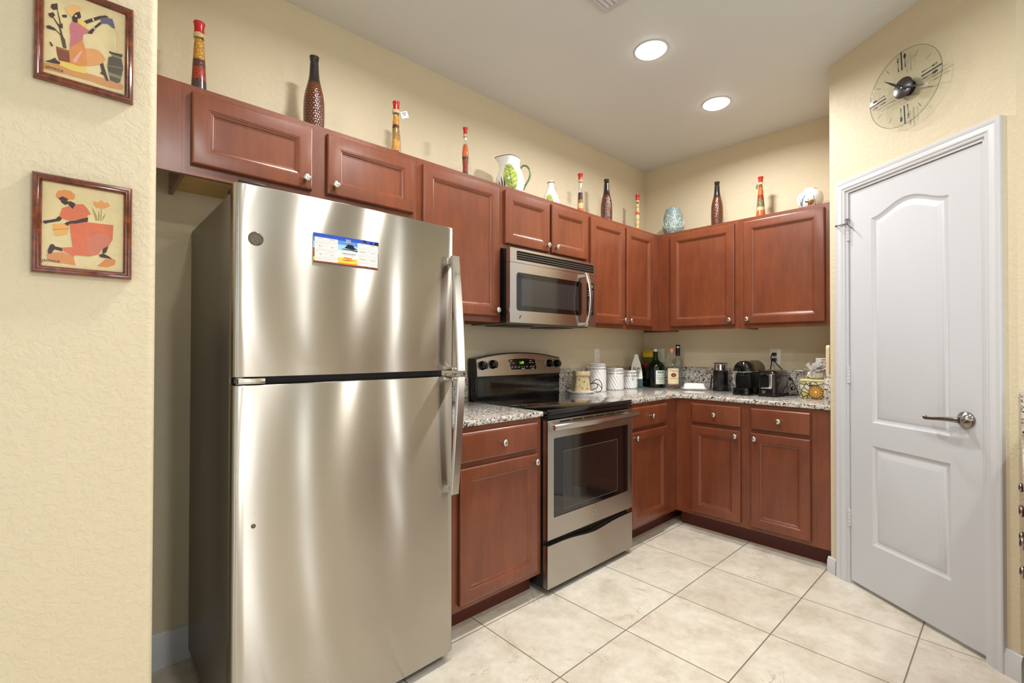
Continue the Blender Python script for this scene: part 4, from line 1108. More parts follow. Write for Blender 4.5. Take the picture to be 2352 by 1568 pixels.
def hand(tip, y, w0, name):
    a = math.atan2(tip[1], tip[0]) - math.pi / 2; l_ = math.hypot(*tip)
    h_ = MB(); h_.prism([rot2(p_, a) for p_ in [(-w0 * .7, -0.02), (w0 * .7, -0.02), (w0, 0.02), (w0 * .8, l_ * .55), (0.0004, l_), (-0.0004, l_), (-w0 * .8, l_ * .55), (-w0, 0.02)]], y, y - 0.0012, 'Y')
    h_.build(name, HAND, clk)
hand((-0.0878, 0.0781), -0.0385, 0.0055, 'hour_hand'); hand((0.1129, -0.0452), -0.0405, 0.005, 'minute_hand')
ydisc([(0.004, 0.0362), (0.004, 0.0425), (0.002, 0.0435)], 0, 16).build('hand_pin', NICKEL, clk)

# ------------------------------------------------------------------ things on top of the wall cabinets
TOPZ = ZU + 0.0005
def face_angle(x, y): return math.atan2(CY - y, CX - x)
SPICE = 'red-capped spice bottles'
def spice(label, x, y, prof, bands, cap, H_, scale=170, lobes=0, twist=0.0, lobe=0.0, tagk=None, wrap_z=None):
    """prof = outer glass profile up to the neck; cap = (z0, r0, r1) wax stopper from z0 to H_"""
    t = thing('spice_bottle', label, 'bottle', (x, y, TOPZ), 0, SPICE)
    pr_ = smooth_prof(prof, 5)
    def lob(mb, prf, k):
        L = []
        for r_, z in prf:
            L.append([((r_ * k) * (1 + lobe * math.cos(lobes * (a - twist * z))) * math.cos(a), (r_ * k) * (1 + lobe * math.cos(lobes * (a - twist * z))) * math.sin(a), z) for a in [2 * math.pi * i / 36 for i in range(36)]])
        return mb.loops(L, 0, True, True)
    lob(MB(), pr_, 1.0).build('glass_body', GLASS, t)
    zt = bands[-1][0]
    inner = [(r_ * 0.88, max(z, 0.004)) for r_, z in pr_ if z <= zt]
    lob(MB(), inner, 1.0).build('contents', layered('packed_spices', bands, scale), t)
    z0, r0, r1 = cap
    MB().lathe([(r0 * .9, z0), (r0, z0 + .002), (r0 * 0.97, z0 + (H_ - z0) * .45), (r1 * .92, z0 + (H_ - z0) * .75), (r1, z0 + (H_ - z0) * .88), (r1 * .95, H_ - .002), (r1 * .6, H_)], 0, 28).build('wax_cap', REDWAX, t)
    rf = MB()
    rn_ = prof_fn(pr_)
    for k in range(4):
        zz = z0 - 0.004 - k * 0.0042; rad_ = rn_(zz) * (1 + lobe) + 0.0012
        rf.tube([(rad_ * math.cos(q_ * math.pi / 10), rad_ * math.sin(q_ * math.pi / 10), zz + .0008 * math.sin(q_ + k)) for q_ in range(21)], 0.0022, 0, 6)
    a = face_angle(x, y) + 0.7; rad_ = rn_(z0 - .01) + .002
    rf.tube([(rad_ * math.cos(a), rad_ * math.sin(a), z0 - .01), ((rad_ + .006) * math.cos(a), (rad_ + .006) * math.sin(a), z0 - .022), ((rad_ + .003) * math.cos(a + .2), (rad_ + .003) * math.sin(a + .2), z0 - .04)], 0.0012, 0, 5)
    rf.build('raffia_tie', RAFFIA, t)
    if tagk:
        fa = face_angle(x, y); side = 1 if tagk == 'right' else -1
        rx, ry = -math.sin(fa), math.cos(fa)      # image-right direction
        g = MB()
        if tagk == 'right':
            c_ = rad_ + 0.024
            pts = [rot2(p_, R(18)) for p_ in [(-.0165, -.0165), (.0165, -.0165), (.0165, .0165), (-.0165, .0165)]]
            bx = [(c_ * rx + u * rx, c_ * ry + u * ry, z0 - 0.018 + w_) for u, w_ in pts]
            fx_, fy_ = math.cos(fa) * .0008, math.sin(fa) * .0008
            g.loops([[(p_[0] - fx_, p_[1] - fy_, p_[2]) for p_ in bx], bx], 0, True, True)
            for row, (wd, mm) in enumerate(((.022, 1), (.014, 1), (.024, 2))):
                for seg_ in range(4):
                    u0 = -wd / 2 + wd * seg_ / 4; w0 = .008 - row * .009
                    qd = [rot2(p_, R(18)) for p_ in [(u0, w0 - .002), (u0 + wd / 5, w0 - .002), (u0 + wd / 5, w0 + .002), (u0, w0 + .002)]]
                    g.add([(c_ * rx + u * rx + fx_ * 1.2, c_ * ry + u * ry + fy_ * 1.2, z0 - 0.018 + w_) for u, w_ in qd], [[0, 1, 2, 3]], mm)
            g.tube([(rad_ * rx, rad_ * ry, z0 - .008), ((rad_ + .012) * rx, (rad_ + .012) * ry, z0 - .012)], 0.0008, 0, 5)
            tag(g.build('hang_tag', [PAPER, INK, mats_cal[3]], t, fix=False), 'square white printed tag')
        else:
            c_ = rad_ + 0.008
            L = []
            pts = [(.008 * math.cos(q_ * math.pi / 8), .017 * math.sin(q_ * math.pi / 8)) for q_ in range(16)]
            fx_, fy_ = math.cos(fa) * .001, math.sin(fa) * .001
            for s_ in (-1, 1): L.append([(-c_ * rx + u * rx + s_ * fx_, -c_ * ry + u * ry + s_ * fy_, z0 - 0.030 + w_) for u, w_ in pts])
            g.loops(L, 0, True, True)
            g.tube([(-rad_ * rx, -rad_ * ry, z0 - .008), (-c_ * rx, -c_ * ry, z0 - .014)], 0.0008, 0, 5)
            tag(g.build('hang_tag', mat('grey_leaf_tag', lin(92, 98, 92), 0.5), t), 'grey oval tag')
    return t
spice('tall tapering red-capped spice bottle at the left end of the cabinet tops', -3.3895, -0.17, [(.0305, 0), (.030, .01), (.026, .09), (.0205, .19), (.0165, .24), (.0155, .268)],
      [(0, BEAN), (.05, DARK), (.10, CHILI), (.15, BEAN), (.18, CORN), (.245, CORN)], (0.265, .0165, .0195), 0.308, 150)
spice('slim twisted three-sided spice bottle with a square white tag, red cap', -2.5664, -0.17, [(.025, 0), (.0245, .01), (.0225, .10), (.0175, .19), (.0145, .235), (.0145, .268)],
      [(0, CORN), (.03, CHILI), (.075, CORN), (.13, lin(170, 130, 60)), (.19, BEAN), (.205, CORN), (.235, CORN)], (0.265, .0155, .0180), 0.307, 170, 3, 14.0, 0.10, 'right')
spice('small wavy hourglass spice bottle with an orange and red filling, red cap', -2.1372, -0.17, [(.0165, 0), (.0175, .02), (.0165, .07), (.0160, .10), (.0190, .14), (.0195, .175), (.0140, .215), (.0098, .235), (.0098, .26), (.0105, .283)],
      [(0, PALE), (.06, BEAN), (.085, CHILI), (.135, lin(150, 66, 30)), (.150, DARK), (.163, ORNG), (.222, ORNG)], (0.280, .0115, .0150), 0.318, 190)
spice('cone-shaped red-capped spice bottle with orange filling left of a dark brown vase', -1.1232, -0.17, [(.0275, 0), (.027, .01), (.0205, .12), (.0145, .22), (.0125, .26), (.0135, .282)],
      [(0, ORNG), (.03, CHILI), (.06, ORNG), (.09, PALE), (.125, lin(170, 120, 60)), (.150, DARK), (.185, DARK)], (0.279, .0145, .0190), 0.320, 150)
bead = [(.0150, 0)]
for k in range(6): bead += [(.0195, .012 + k * .046), (.0150, .036 + k * .046)]
bead = bead[:-1] + [(.0130, .27), (.0120, .295)]
spice('slender beaded column spice bottle filled with pale shells, red cap, in the corner', -0.3916, -0.17, bead,
      [(0, PALE), (.018, ORNG), (.035, PALE), (.065, ORNG), (.08, PALE), (.15, lin(236, 222, 190)), (.19, ORNG), (.21, PALE), (.26, PALE)], (0.292, .0140, .0170), 0.338, 120)
spice('wide cone red-capped spice bottle with a grey oval tag over the toaster side', -0.17, -1.0176, [(.0355, 0), (.035, .008), (.026, .11), (.0165, .21), (.0125, .245), (.0125, .272)],
      [(0, PALE), (.022, ORNG), (.085, PALE), (.105, lin(120, 112, 80)), (.16, CHILI), (.195, ORNG), (.245, CHILI)], (0.270, .0145, .0185), 0.309, 120, tagk='left')

VASE = mat('brown_dimpled_glaze', lin(92, 40, 20), 0.12, coat=0.8)
n_, l_, b_ = NB(VASE)
at_ = n_.new('ShaderNodeAttribute'); at_.attribute_name = 'dots'
sp = n_.new('ShaderNodeSeparateXYZ'); tc = n_.new('ShaderNodeTexCoord'); l_.new(tc.outputs['Object'], sp.inputs[0])
zm = ramp(VASE, mathn(VASE, 'MULTIPLY', sp.outputs[2], 2.0), [(0.43, (0, 0, 0, 1)), (0.53, (1, 1, 1, 1))])
dots = ramp(VASE, at_.outputs['Fac'], [(0.05, lin(30, 16, 12)), (0.4, lin(62, 26, 14)), (0.62, lin(150, 82, 42)), (0.75, lin(104, 48, 24)), (1.0, lin(82, 34, 18))])
setc(VASE, mix(VASE, zm, dots, lin(34, 29, 28)))
vpr = smooth_prof([(.0375, 0), (.0385, .004), (.0415, .08), (.0415, .14), (.0385, .18), (.0305, .225), (.0225, .262), (.0192, .30), (.0180, .335), (.0192, .350), (.0205, .3565), (.0185, .3595), (.0150, .358), (.0145, .33)], 4)
def brown_vase(label, x, y, s_=1.0):
    f_ = prof_fn(vpr); seg, rows = 160, 170; L = []; dv = []
    zt = max(z for r_, z in vpr)
    for j in range(rows + 1):
        z = zt * j / rows; row = []
        for i in range(seg):
            a = 2 * math.pi * i / seg; d_ = 0.0
            if .008 < z < .240:
                k = round((z - .012) / .0115); zc = .012 + k * .0115; n2 = 20
                aa = (a * n2 / (2 * math.pi) - (.5 if k % 2 else 0)); da = (aa - round(aa)) * 2 * math.pi / n2 * f_(z)
                q_ = math.hypot(da, z - zc) / .0062
                d_ = max(0, 1 - q_ * q_) if q_ < 1 else 0
            r_ = f_(z) + .0016 * math.sqrt(d_) * (1 if z < .2 else (.24 - z) / .04)
            row.append((r_ * s_ * math.cos(a), r_ * s_ * math.sin(a), z * s_)); dv.append(d_)
        L.append(row)
    m_ = MB().loops(L, 0, True, False)
    i0 = len(m_.v)
    m_.loops([L[-1], [(x_ * .70, y_ * .70, z_) for x_, y_, z_ in L[-1]], [(x_ * .68, y_ * .68, z_ - .03) for x_, y_, z_ in L[-1]]], 0, False, True)
    o = m_.build('bottle_vase', VASE, None, (x, y, TOPZ), angle=75, fix=False)
    at = o.data.attributes.new('dots', 'FLOAT', 'POINT')
    at.data.foreach_set('value', dv + [0.0] * (len(m_.v) - len(dv)))
    return tag(o, label, 'vase', 'brown dimpled bottle vases')
brown_vase('brown dimpled bottle vase above the fridge, largest looking of three', -2.9651, -0.17)
brown_vase('dark brown dimpled bottle vase right of the microwave, between two red-capped bottles', -0.8134, -0.17, 0.992)
brown_vase('brown dimpled bottle vase on the right-hand wall next to the teal patterned jar', -0.17, -0.7129, 0.98)

# ceramic pitcher: spout to the left of the picture, handle to the right
px_, py_ = -1.797, -0.170
pt_ = thing('pitcher', 'white ceramic pitcher painted with a big green leaf', 'pitcher', (px_, py_, TOPZ), math.atan2(-0.6766, 0.7364))
# local +x = towards the right of the picture, local -y = towards the camera
ppf = smooth_prof([(.050, 0), (.054, .004), (.075, .035), (.087, .075), (.0865, .105), (.075, .145), (.0625, .180), (.0585, .205), (.0605, .228), (.0625, .236)], 4)
def pit_pt(r_, z, a):
    k = max(0.0, (z - 0.15) / 0.086); k = k * k
    d_ = math.cos(a - math.pi)       # spout side
    sp_ = max(0, d_) ** 3
    x = r_ * math.cos(a) - 0.030 * k * sp_; y = r_ * math.sin(a) * (1 - 0.25 * k * sp_)
    zz = z - 0.012 * k * max(0, -d_) + 0.004 * k * sp_
    return (x, y, zz)
Lp = [[pit_pt(r_, z, 2 * math.pi * i / 48) for i in range(48)] for r_, z in ppf]
Lp += [[pit_pt(r_ - .006, z, 2 * math.pi * i / 48) for i in range(48)] for r_, z in [(ppf[-1][0], ppf[-1][1])] + [(q_[0], q_[1]) for q_ in ppf[::-1] if q_[1] > .14]]
MB().loops(Lp, 0, True, True).build('body', CERAMW, pt_, angle=60)
MB().tube([pit_pt(ppf[-1][0] - .003, ppf[-1][1] + .002, 2 * math.pi * i / 48) for i in range(49)], 0.0032, 0, 8, caps=False).build('rim_line', DKGREEN, pt_)
hp = smooth_path([(.060, 0, .176), (.078, 0, .196), (.104, 0, .190), (.120, 0, .160), (.117, 0, .125), (.102, 0, .094), (.088, 0, .070), (.080, 0, .05)], 6)
MB().tube(hp, [0.0058] * len(hp), 0, 12).build('handle', GREENP, pt_)
lf = MB(); rp = prof_fn(ppf)
front = -math.pi / 2
def on(u, v, off=0.0008): 
    r_ = rp(v) + off; a = front + u / r_
    return (r_ * math.cos(a), r_ * math.sin(a), v)
def stripe(pts, w_, m, off):
    n = len(pts); A_, B_ = [], []
    for k, (u, v) in enumerate(pts):
        t_ = k / (n - 1); ww = w_ * math.sin(math.pi * (0.08 + 0.9 * t_)) if w_ > .004 else w_ * (1 - .6 * t_)
        du = pts[min(k + 1, n - 1)][0] - pts[max(k - 1, 0)][0]; dv = pts[min(k + 1, n - 1)][1] - pts[max(k - 1, 0)][1]
        l2 = math.hypot(du, dv) or 1
        A_.append((u - dv / l2 * ww, v + du / l2 * ww)); B_.append((u + dv / l2 * ww, v - du / l2 * ww))
    q_ = 5
    Ls = []
    for k in range(n): Ls.append([on(A_[k][0] + (B_[k][0] - A_[k][0]) * i / q_, A_[k][1] + (B_[k][1] - A_[k][1]) * i / q_, off) for i in range(q_ + 1)])
    lf.loops(Ls, m, False, False, closed=False)
mid = [(-.014 + .034 * (k / 14) ** 1.0 * 1.0 , .182 - .172 * k / 14) for k in range(15)]
stripe(mid, .044, 0, .0008)
stripe(mid[1:], .0022, 1, .0014)
for k in range(2, 13, 2):
    u, v = mid[k]
    for s_ in (-1, 1): stripe([(u, v), (u + s_ * .014, v + .012), (u + s_ * .030, v + .024)], .0018, 1, .0013)
for u0, v0, u1, v1 in ((-.038, .095, -.030, .02), (-.058, .105, -.042, .02), (-.078, .085, -.055, .02), (-.088, .065, -.07, .02)):
    stripe([(u0 + (u1 - u0) * k / 6, v0 + (v1 - v0) * k / 6) for k in range(7)], .0045, 2, .0009)
lf.build('painted_leaf', [LIME, OLIVEV, DKGREEN], pt_, fix=False)
# small white vase with a green ring
sv = thing('small_vase', 'small white narrow-necked vase with green leaf painting right of the pitcher', 'vase', (-1.432, -0.17, TOPZ))
spf = smooth_prof([(.038, 0), (.042, .004), (.056, .035), (.0565, .055), (.047, .09), (.031, .125), (.0215, .155), (.0195, .172), (.0225, .180), (.018, .188), (.010, .195), (.001, .197)], 4)
MB().lathe(spf, 0, 40).build('body', CERAMW, sv, angle=60)
MB().tube([(.0228 * math.cos(i * math.pi / 16), .0228 * math.sin(i * math.pi / 16), .180) for i in range(33)], .0022, 0, 6, caps=False).build('rim_line', DKGREEN, sv)
rs = prof_fn(spf); fa = face_angle(-1.432, -0.17); lm = MB()
wrap_poly(lm, [(-.034, -.03), (-.026, .008), (-.016, .022), (-.002, .016), (.012, .004), (.026, -.02), (.03, -.045), (-.01, -.05)], rs, fa, .072, 0, .0009)
for k in range(4): wrap_poly(lm, [(-.018 + k * .010, .004 - k * .006), (-.016 + k * .010, .005 - k * .006), (-.024 + k * .012, -.035), (-.026 + k * .012, -.035)], rs, fa, .072, 1, .0014)
wrap_poly(lm, [(.035, .0), (.043, .01), (.052, -.01), (.055, -.04), (.044, -.045)], rs, fa, .068, 0, .0009)
lm.build('painted_leaf', [LIME, DKGREEN], sv, fix=False)
# teal lace jar
TEAL = mat('teal_lace_ceramic', lin(96, 118, 118), 0.4)
v = coords(TEAL)
e2 = voro(TEAL, v, 85, 'DISTANCE_TO_EDGE')
setc(TEAL, mix(TEAL, ramp(TEAL, e2, [(0.03, (.8, .8, .8, 1)), (0.09, (0, 0, 0, 1))]), lin(92, 114, 114), lin(206, 220, 214)))
tj = thing('lace_jar', 'rounded teal jar with raised white lace pattern', 'jar', (-0.17, -0.3598, TOPZ))
tpf = smooth_prof([(.050, 0), (.056, .004), (.072, .04), (.0795, .08), (.0795, .10), (.074, .145), (.064, .19), (.054, .218), (.045, .229), (.030, .232)], 4)
MB().lathe(tpf, 0, 48).build('body', TEAL, tj, angle=60)
rt_ = prof_fn(tpf); lc = MB(); LACE = mat('white_lace_relief', lin(218, 226, 220), 0.4)
for zz in (.058, .064): lc.tube([((rt_(zz) + .0005) * math.cos(i * math.pi / 24), (rt_(zz) + .0005) * math.sin(i * math.pi / 24), zz) for i in range(49)], .0016, 0, 5, caps=False)
for k in range(7):
    a = face_angle(-.17, -.36) + (k - 3) * 2 * math.pi / 7
    for (w_, h_) in ((.028, .066), (.012, .040)):
        pts = []
        for i in range(25):
            q_ = 2 * math.pi * i / 24; u = w_ * math.sin(q_) * (1 - .25 * math.cos(q_)); z = .066 + h_ * (0.5 - 0.5 * math.cos(q_))
            r_ = rt_(z) + .0006; pts.append((r_ * math.cos(a + u / r_), r_ * math.sin(a + u / r_), z))
        lc.tube(pts, .0015, 0, 5, caps=False)
lc.build('lace_relief', LACE, tj)
# white ginger jar
wj = thing('ginger_jar', 'round white porcelain jar painted in blue and orange, at the right end of the cabinets', 'jar', (-0.17, -1.3205, TOPZ))
wpf = smooth_prof([(.042, 0), (.046, .004), (.066, .035), (.0745, .072), (.070, .105), (.052, .128), (.036, .135), (.0345, .142), (.0375, .1455), (.034, .147), (.030, .144)], 4)
MB().lathe(wpf, 0, 48).build('body', CERAMW, wj, angle=60)
rw = prof_fn(wpf); fa = face_angle(-.17, -1.32); pm = MB()
BLUEG, ORG = mat('porcelain_blue', lin(108, 128, 148), 0.2, coat=.4), mat('porcelain_orange', lin(160, 96, 36), 0.2, coat=.4)
wrap_poly(pm, [(-.062, -.03), (-.050, .0), (-.03, .03), (-.022, .034), (-.024, .024), (-.04, .0), (-.046, -.03), (-.052, -.05)], rw, fa, .07, 0, .0009)
wrap_poly(pm, [(-.066, .01), (-.063, .016), (-.058, -.02), (-.064, -.03)], rw, fa, .07, 0, .0009)
for u, w_ in ((-.012, .004), (.0, -.01), (.018, .022), (.026, -.004)): wrap_poly(pm, [(u - .0015, w_), (u + .0015, w_), (u + .004, w_ - .04), (u, w_ - .042)], rw, fa, .06, 1, .0009)
wrap_poly(pm, [(-.012, -.02), (.0, -.006), (.014, -.004), (.022, -.018), (.012, -.034), (-.008, -.034)], rw, fa, .062, 2, .0012)
wrap_poly(pm, [(-.03, -.012), (-.012, -.018), (-.014, -.024), (-.03, -.02)], rw, fa, .066, 1, .0012)
pm.build('painted_branch', [BLUEG, DKGREEN, ORG], wj, fix=False)
# ------------------------------------------------------------------ things on the counters
KZ = CZ1 + 0.0006
CORD = mat('black_cord', lin(16, 16, 17), 0.5)
# wax warmer on its dish
WX_, WY_ = -1.106, -0.150
ds = MB().lathe([(.060, 0), (.080, .001), (.090, .008), (.099, .017), (.0985, .0195), (.090, .0125), (.083, .0055), (.001, .005)], 0, 48)
tag(ds.build('saucer', CERAMW, None, (WX_ + .012, WY_ - .005, KZ)), 'white saucer under the beige wax warmer', 'saucer')
wr = thing('wax_warmer', 'beige embossed wax warmer with small round holes on a white saucer', 'wax warmer', (WX_ + .012, WY_ - .005, KZ + 0.0062), R(-38))
WBE = mat('beige_embossed_ceramic', lin(206, 184, 140), 0.5)
v = coords(WBE); sw = noise(WBE, v, 42, 2, 0.5, 3.0); bump(WBE, ramp(WBE, sw, [(.45, (0, 0, 0, 1)), (.55, (1, 1, 1, 1))]), 0.55, 0.003)
setc(WBE, mix(WBE, ramp(WBE, sw, [(.42, (0, 0, 0, 1)), (.5, (1, 1, 1, 1)), (.58, (0, 0, 0, 1))]), lin(210, 190, 148), lin(178, 150, 104)))
def rsq(h_, z, r_=.25):
    return [(x, y, z) for x, y in round_rect(-h_, h_, -h_, h_, h_ * r_, 5)]
MB().loops([rsq(h_, z) for h_, z in ((.054, 0), (.0575, .004), (.0565, .02), (.0465, .112), (.0455, .118))], 0, True, True).build('body', WBE, wr, angle=40)
MB().loops([rsq(h_, z) for h_, z in ((.048, .1165), (.0535, .120), (.0535, .146), (.051, .150), (.044, .150), (.040, .138))], 0, True, True).build('collar', WBE, wr, angle=40)
ho = MB()
for (u, z) in ((.012, .078), (-.004, .034), (.036, .030), (-.030, .094)):
    h_ = .0575 - .0110 * z / .112
    q = MB().lathe([(.0042, 0), (.0042, .0018)], 0, 14); q.xf(Matrix.Translation((u * .8, -h_ - .0001, z)) @ Matrix.Rotation(R(90), 4, 'X')); ho.add(q.v, q.f, 0)
ho.build('vent_holes', BLACKM, wr)
cd_ = MB()
def wl(pts): return smooth_path(pts, 7)
base_ = [(.058, .0, .060), (.085, -.002, .075), (.10, -.012, .095), (.122, -.018, .098), (.142, -.022, .070), (.146, -.022, .038), (.13, -.03, .010), (.105, -.05, .002), (.080, -.062, -.002)]
rotw = Matrix.Rotation(R(-5), 4, 'Z')
def cordp(pts, r_=.0026): cd_.tube([rotw @ Vector(p_) for p_ in wl(pts)], r_, 0, 7)
cordp([(.056, .0, .058), (.075, -.005, .066), (.095, -.012, .088), (.118, -.018, .090), (.138, -.022, .066), (.142, -.024, .030), (.124, -.034, .008), (.098, -.050, .0055)])
cordp([(.056, .0, .057), (.085, -.01, .064), (.110, -.014, .062), (.130, -.016, .046), (.140, -.02, .03)])
cordp([(.056, .002, .060), (.075, .0, .062), (.098, .004, .066), (.118, .006, .052), (.110, .006, .030), (.088, .0, .022), (.072, -.006, .014)])
cordp([(.052, .01, .120), (.060, .004, .085), (.060, .0, .06), (.066, .0, .03), (.072, .0, .014)])
cd_.build('power_cord', CORD, wr)

# canisters with clamp lids
def canister(label, x, y, r_, H_, latch):
    t = thing('canister', label, 'canister', (x, y, KZ), 0, 'white swirl clamp-lid canisters')
    hb = H_ - .049; L = []; N = 120
    for z, k in [(0, .94), (.003, .98), (.008, 1.0)] + [(.008 + (hb - .012) * i / 16, 1.0) for i in range(1, 17)] + [(hb, .97)]:
        fl = 1 if .008 <= z <= hb - .004 else 0
        L.append([((r_ * k + fl * .0022 * math.sin(18 * (a + 9.0 * z))) * math.cos(a), (r_ * k + fl * .0022 * math.sin(18 * (a + 9.0 * z))) * math.sin(a), z) for a in [2 * math.pi * i / N for i in range(N)]])
    MB().loops(L, 0, True, True).build('jar_body', CERAMW, t, angle=60)
    MB().lathe([(r_ * .93, hb), (r_ * .93, hb + .003), (r_ * .98, hb + .006), (r_ * .99, hb + .016), (r_ * .95, hb + .0205)], 0, 48).build('jar_neck', CERAMW, t)
    MB().lathe([(r_ * .95, hb + .0205), (r_ * .965, hb + .022), (r_ * .95, hb + .0245)], 0, 48).build('gasket', mat('grey_gasket', lin(150, 148, 150), .5) if 'grey_gasket' not in MATS else MATS['grey_gasket'], t)
    MB().lathe([(r_ * .97, hb + .0245), (r_ * .99, hb + .027), (r_ * .985, hb + .037), (r_ * .90, hb + .044), (r_ * .4, hb + .0485), (.001, hb + .049)], 0, 48).build('lid', CERAMW, t, angle=50)
    wm = MB()
    wm.tube([((r_ * .955 + .001) * math.cos(i * math.pi / 24), (r_ * .955 + .001) * math.sin(i * math.pi / 24), hb + .003) for i in range(49)], .0028, 0, 6, caps=False)
    wm.tube([((r_ * .99 + .001) * math.cos(i * math.pi / 24), (r_ * .99 + .001) * math.sin(i * math.pi / 24), hb + .034) for i in range(49)], .0016, 0, 6, caps=False)
    a = face_angle(x, y) + latch; c_, s_ = math.cos(a), math.sin(a); tx_, ty_ = -s_, c_
    for w_ in (-.008, .008): wm.tube([((r_ + .002) * c_ + tx_ * w_, (r_ + .002) * s_ + ty_ * w_, hb + .036), ((r_ + .006) * c_ + tx_ * w_, (r_ + .006) * s_ + ty_ * w_, hb + .012), ((r_ + .004) * c_ + tx_ * w_ * .8, (r_ + .004) * s_ + ty_ * w_ * .8, hb - .020)], .0013, 0, 6)
    wm.tube([((r_ + .004) * c_ - tx_ * .007, (r_ + .004) * s_ - ty_ * .007, hb - .020), ((r_ + .004) * c_ + tx_ * .007, (r_ + .004) * s_ + ty_ * .007, hb - .020)], .0035, 0, 8)
    wm.build('wire_clamp', CHROME, t)
canister('tall white swirl canister with a wire clamp lid next to the wax warmer', -0.874, -0.130, .0655, .212, -1.15)
canister('medium white swirl canister between the tall and the small one', -0.648, -0.130, .067, .170, 1.30)
canister('small white swirl canister with a wire clamp lid beside the paper coffee bag', -0.443, -0.130, .0585, .145, .45)

# paper coffee bag, pinched top
bgx, bgy = -0.325, -0.118
cb = thing('coffee_bag', 'pointed white paper bag with black letters and a teal lower band', 'bag', (bgx, bgy, KZ), face_angle(bgx, bgy) + R(90))
# local -y faces the camera
L = []
for hx_, hy_, z in ((.047, .030, 0), (.050, .033, .004), (.049, .032, .07), (.045, .026, .13), (.034, .018, .19), (.020, .008, .235), (.014, .0025, .258), (.013, .0018, .268)):
    L.append([(x, y, z) for x, y in [(-hx_, -hy_), (-hx_ * .4, -hy_ * 1.06), (hx_ * .3, -hy_ * .97), (hx_, -hy_), (hx_ * .82, 0), (hx_, hy_), (0, hy_), (-hx_, hy_), (-hx_ * .82, 0)]])
BAGP = mat('white_bag_paper', lin(232, 228, 220), 0.55); BAGT = mat('teal_bag_paper', lin(52, 84, 92), 0.4)
MB().loops(L, [1, 1, 0, 0, 0, 0, 0], True, True).build('bag_body', [BAGP, BAGT], cb, angle=25)
bt = MB()
def bagy(z): return -(0.0335 + (.0265 - .0335) * (z - .07) / .06 if z < .13 else .0275 + (.019 - .0275) * (z - .13) / .06) - .0016
for s_, z in (('RUM', .150), ('UN', .122), ('GS', .096)): put_text(bt, s_, .034, .004, bagy(z) - .0012, z, 0, sx=.82)
bt.box(-.008, .010, -.0355, -.0345, .028, .048, 1)
bt.build('bag_print', [INK, PAPER], cb, smooth=False, fix=False)
# bottles in the corner
def bottle(name, label, x, y, prof, glass, seg=40, cat='bottle', sx=1.0, sy=1.0, rot=0.0, n=4):
    t = thing(name, label, cat, (x, y, KZ), rot)
    pr_ = smooth_prof(prof, n)
    MB().lathe(pr_, 0, seg, sx=sx, sy=sy).build('glass_body', glass, t, angle=50)
    return t, prof_fn(pr_)
t, rf_ = bottle('amber_bottle', 'dark amber bottle with thin gold bands behind the paper bag', -0.178, -0.084, [(.030, 0), (.034, .004), (.034, .10), (.030, .125), (.015, .15), (.0135, .168)], AMBERG)
MB().lathe([(.0155, .160), (.0155, .178), (.013, .180)], 0, 20).build('cap', BLACKM, t)
MB().lathe([(.031, .006), (.031, .095)], 0, 30).build('contents', mat('dark_brown_liquid', lin(34, 16, 8), .2), t)
gb = MB()
for z in (.03, .075): gb.lathe([(.0344, z), (.0346, z + .001), (.0346, z + .004), (.0344, z + .005)], 0, 40, cap0=False, cap1=False)
gb.build('gold_band', mat('gold_foil', lin(196, 150, 70), .3, .8), t)
# striped tin
tn = thing('striped_tin', 'tall tin with yellow, green, red and black stripes behind the green bottle', 'tin', (-0.076, -0.094, KZ), R(0))
STR = [mat('tin_' + k, lin(*c_), .3, coat=.4) for k, c_ in (('black', (20, 18, 18)), ('red', (176, 22, 34)), ('green', (66, 96, 40)), ('yellow', (226, 190, 20)), ('lid_yellow', (198, 158, 40)))]
zs = [0, .004, .155, .200, .245, .282]
MB().loops([[(x, y, z) for x, y in round_rect(-.043, .043, -.043, .043, .008, 3)] for z in zs], [0, 0, 1, 2, 3], True, True).build('tin_body', STR, tn)
MB().loops([[(x, y, z) for x, y in round_rect(-.0445, .0445, -.0445, .0445, .008, 3)] for z in (.2825, .284, .300, .303)], 4, True, True).build('lid', STR, tn)
# big green bottle
gx, gy = -0.205, -0.222
t, rf_ = bottle('green_bottle', 'large green glass bottle with a white stopper and a pale label', gx, gy, [(.068, 0), (.075, .004), (.0775, .02), (.0775, .150), (.073, .178), (.052, .202), (.030, .220), (.0215, .240), (.0175, .270), (.0165, .288)], GREENGLASS, 48)
MB().lathe([(.0175, .276), (.0215, .279), (.0215, .286), (.0175, .289), (.0172, .292)], 0, 28).build('neck_ring', mat('dark_neck_foil', lin(20, 22, 16), .3), t)
MB().lathe([(.0135, .2925), (.0140, .294), (.0140, .309), (.011, .313)], 0, 24).build('stopper', CERAMW, t)
MB().lathe([(.064, .006), (.072, .012), (.072, .085), (.001, .086)], 0, 36).build('contents', mat('dark_green_liquid', lin(12, 26, 8), .15), t)
lb = MB(); fa = face_angle(gx, gy) + .62
wrap_patch(lb, rf_, fa, .58, .030, .140, 0, .0006)
wrap_patch(lb, rf_, fa, .50, .092, .106, 2, .0009, nz=2); wrap_patch(lb, rf_, fa, .50, .076, .084, 3, .0009, nz=2); wrap_patch(lb, rf_, fa, .36, .066, .069, 4, .0009, nz=1)
for q in range(4): wrap_patch(lb, rf_, fa - .30 + q * .2, .07 if q % 2 else .085, .117, .132, 1, .0009, nz=2, na=4)
wrap_patch(lb, rf_, fa, .30, .049, .052, 1, .0009, nz=1)
LBL = [mat('pale_green_label', lin(224, 230, 216), .5), mat('label_green', lin(86, 132, 104), .5), mat('label_blue', lin(196, 206, 220), .5), mat('label_olive', lin(176, 180, 120), .5), INK]
lb.build('label', LBL, t, fix=False)
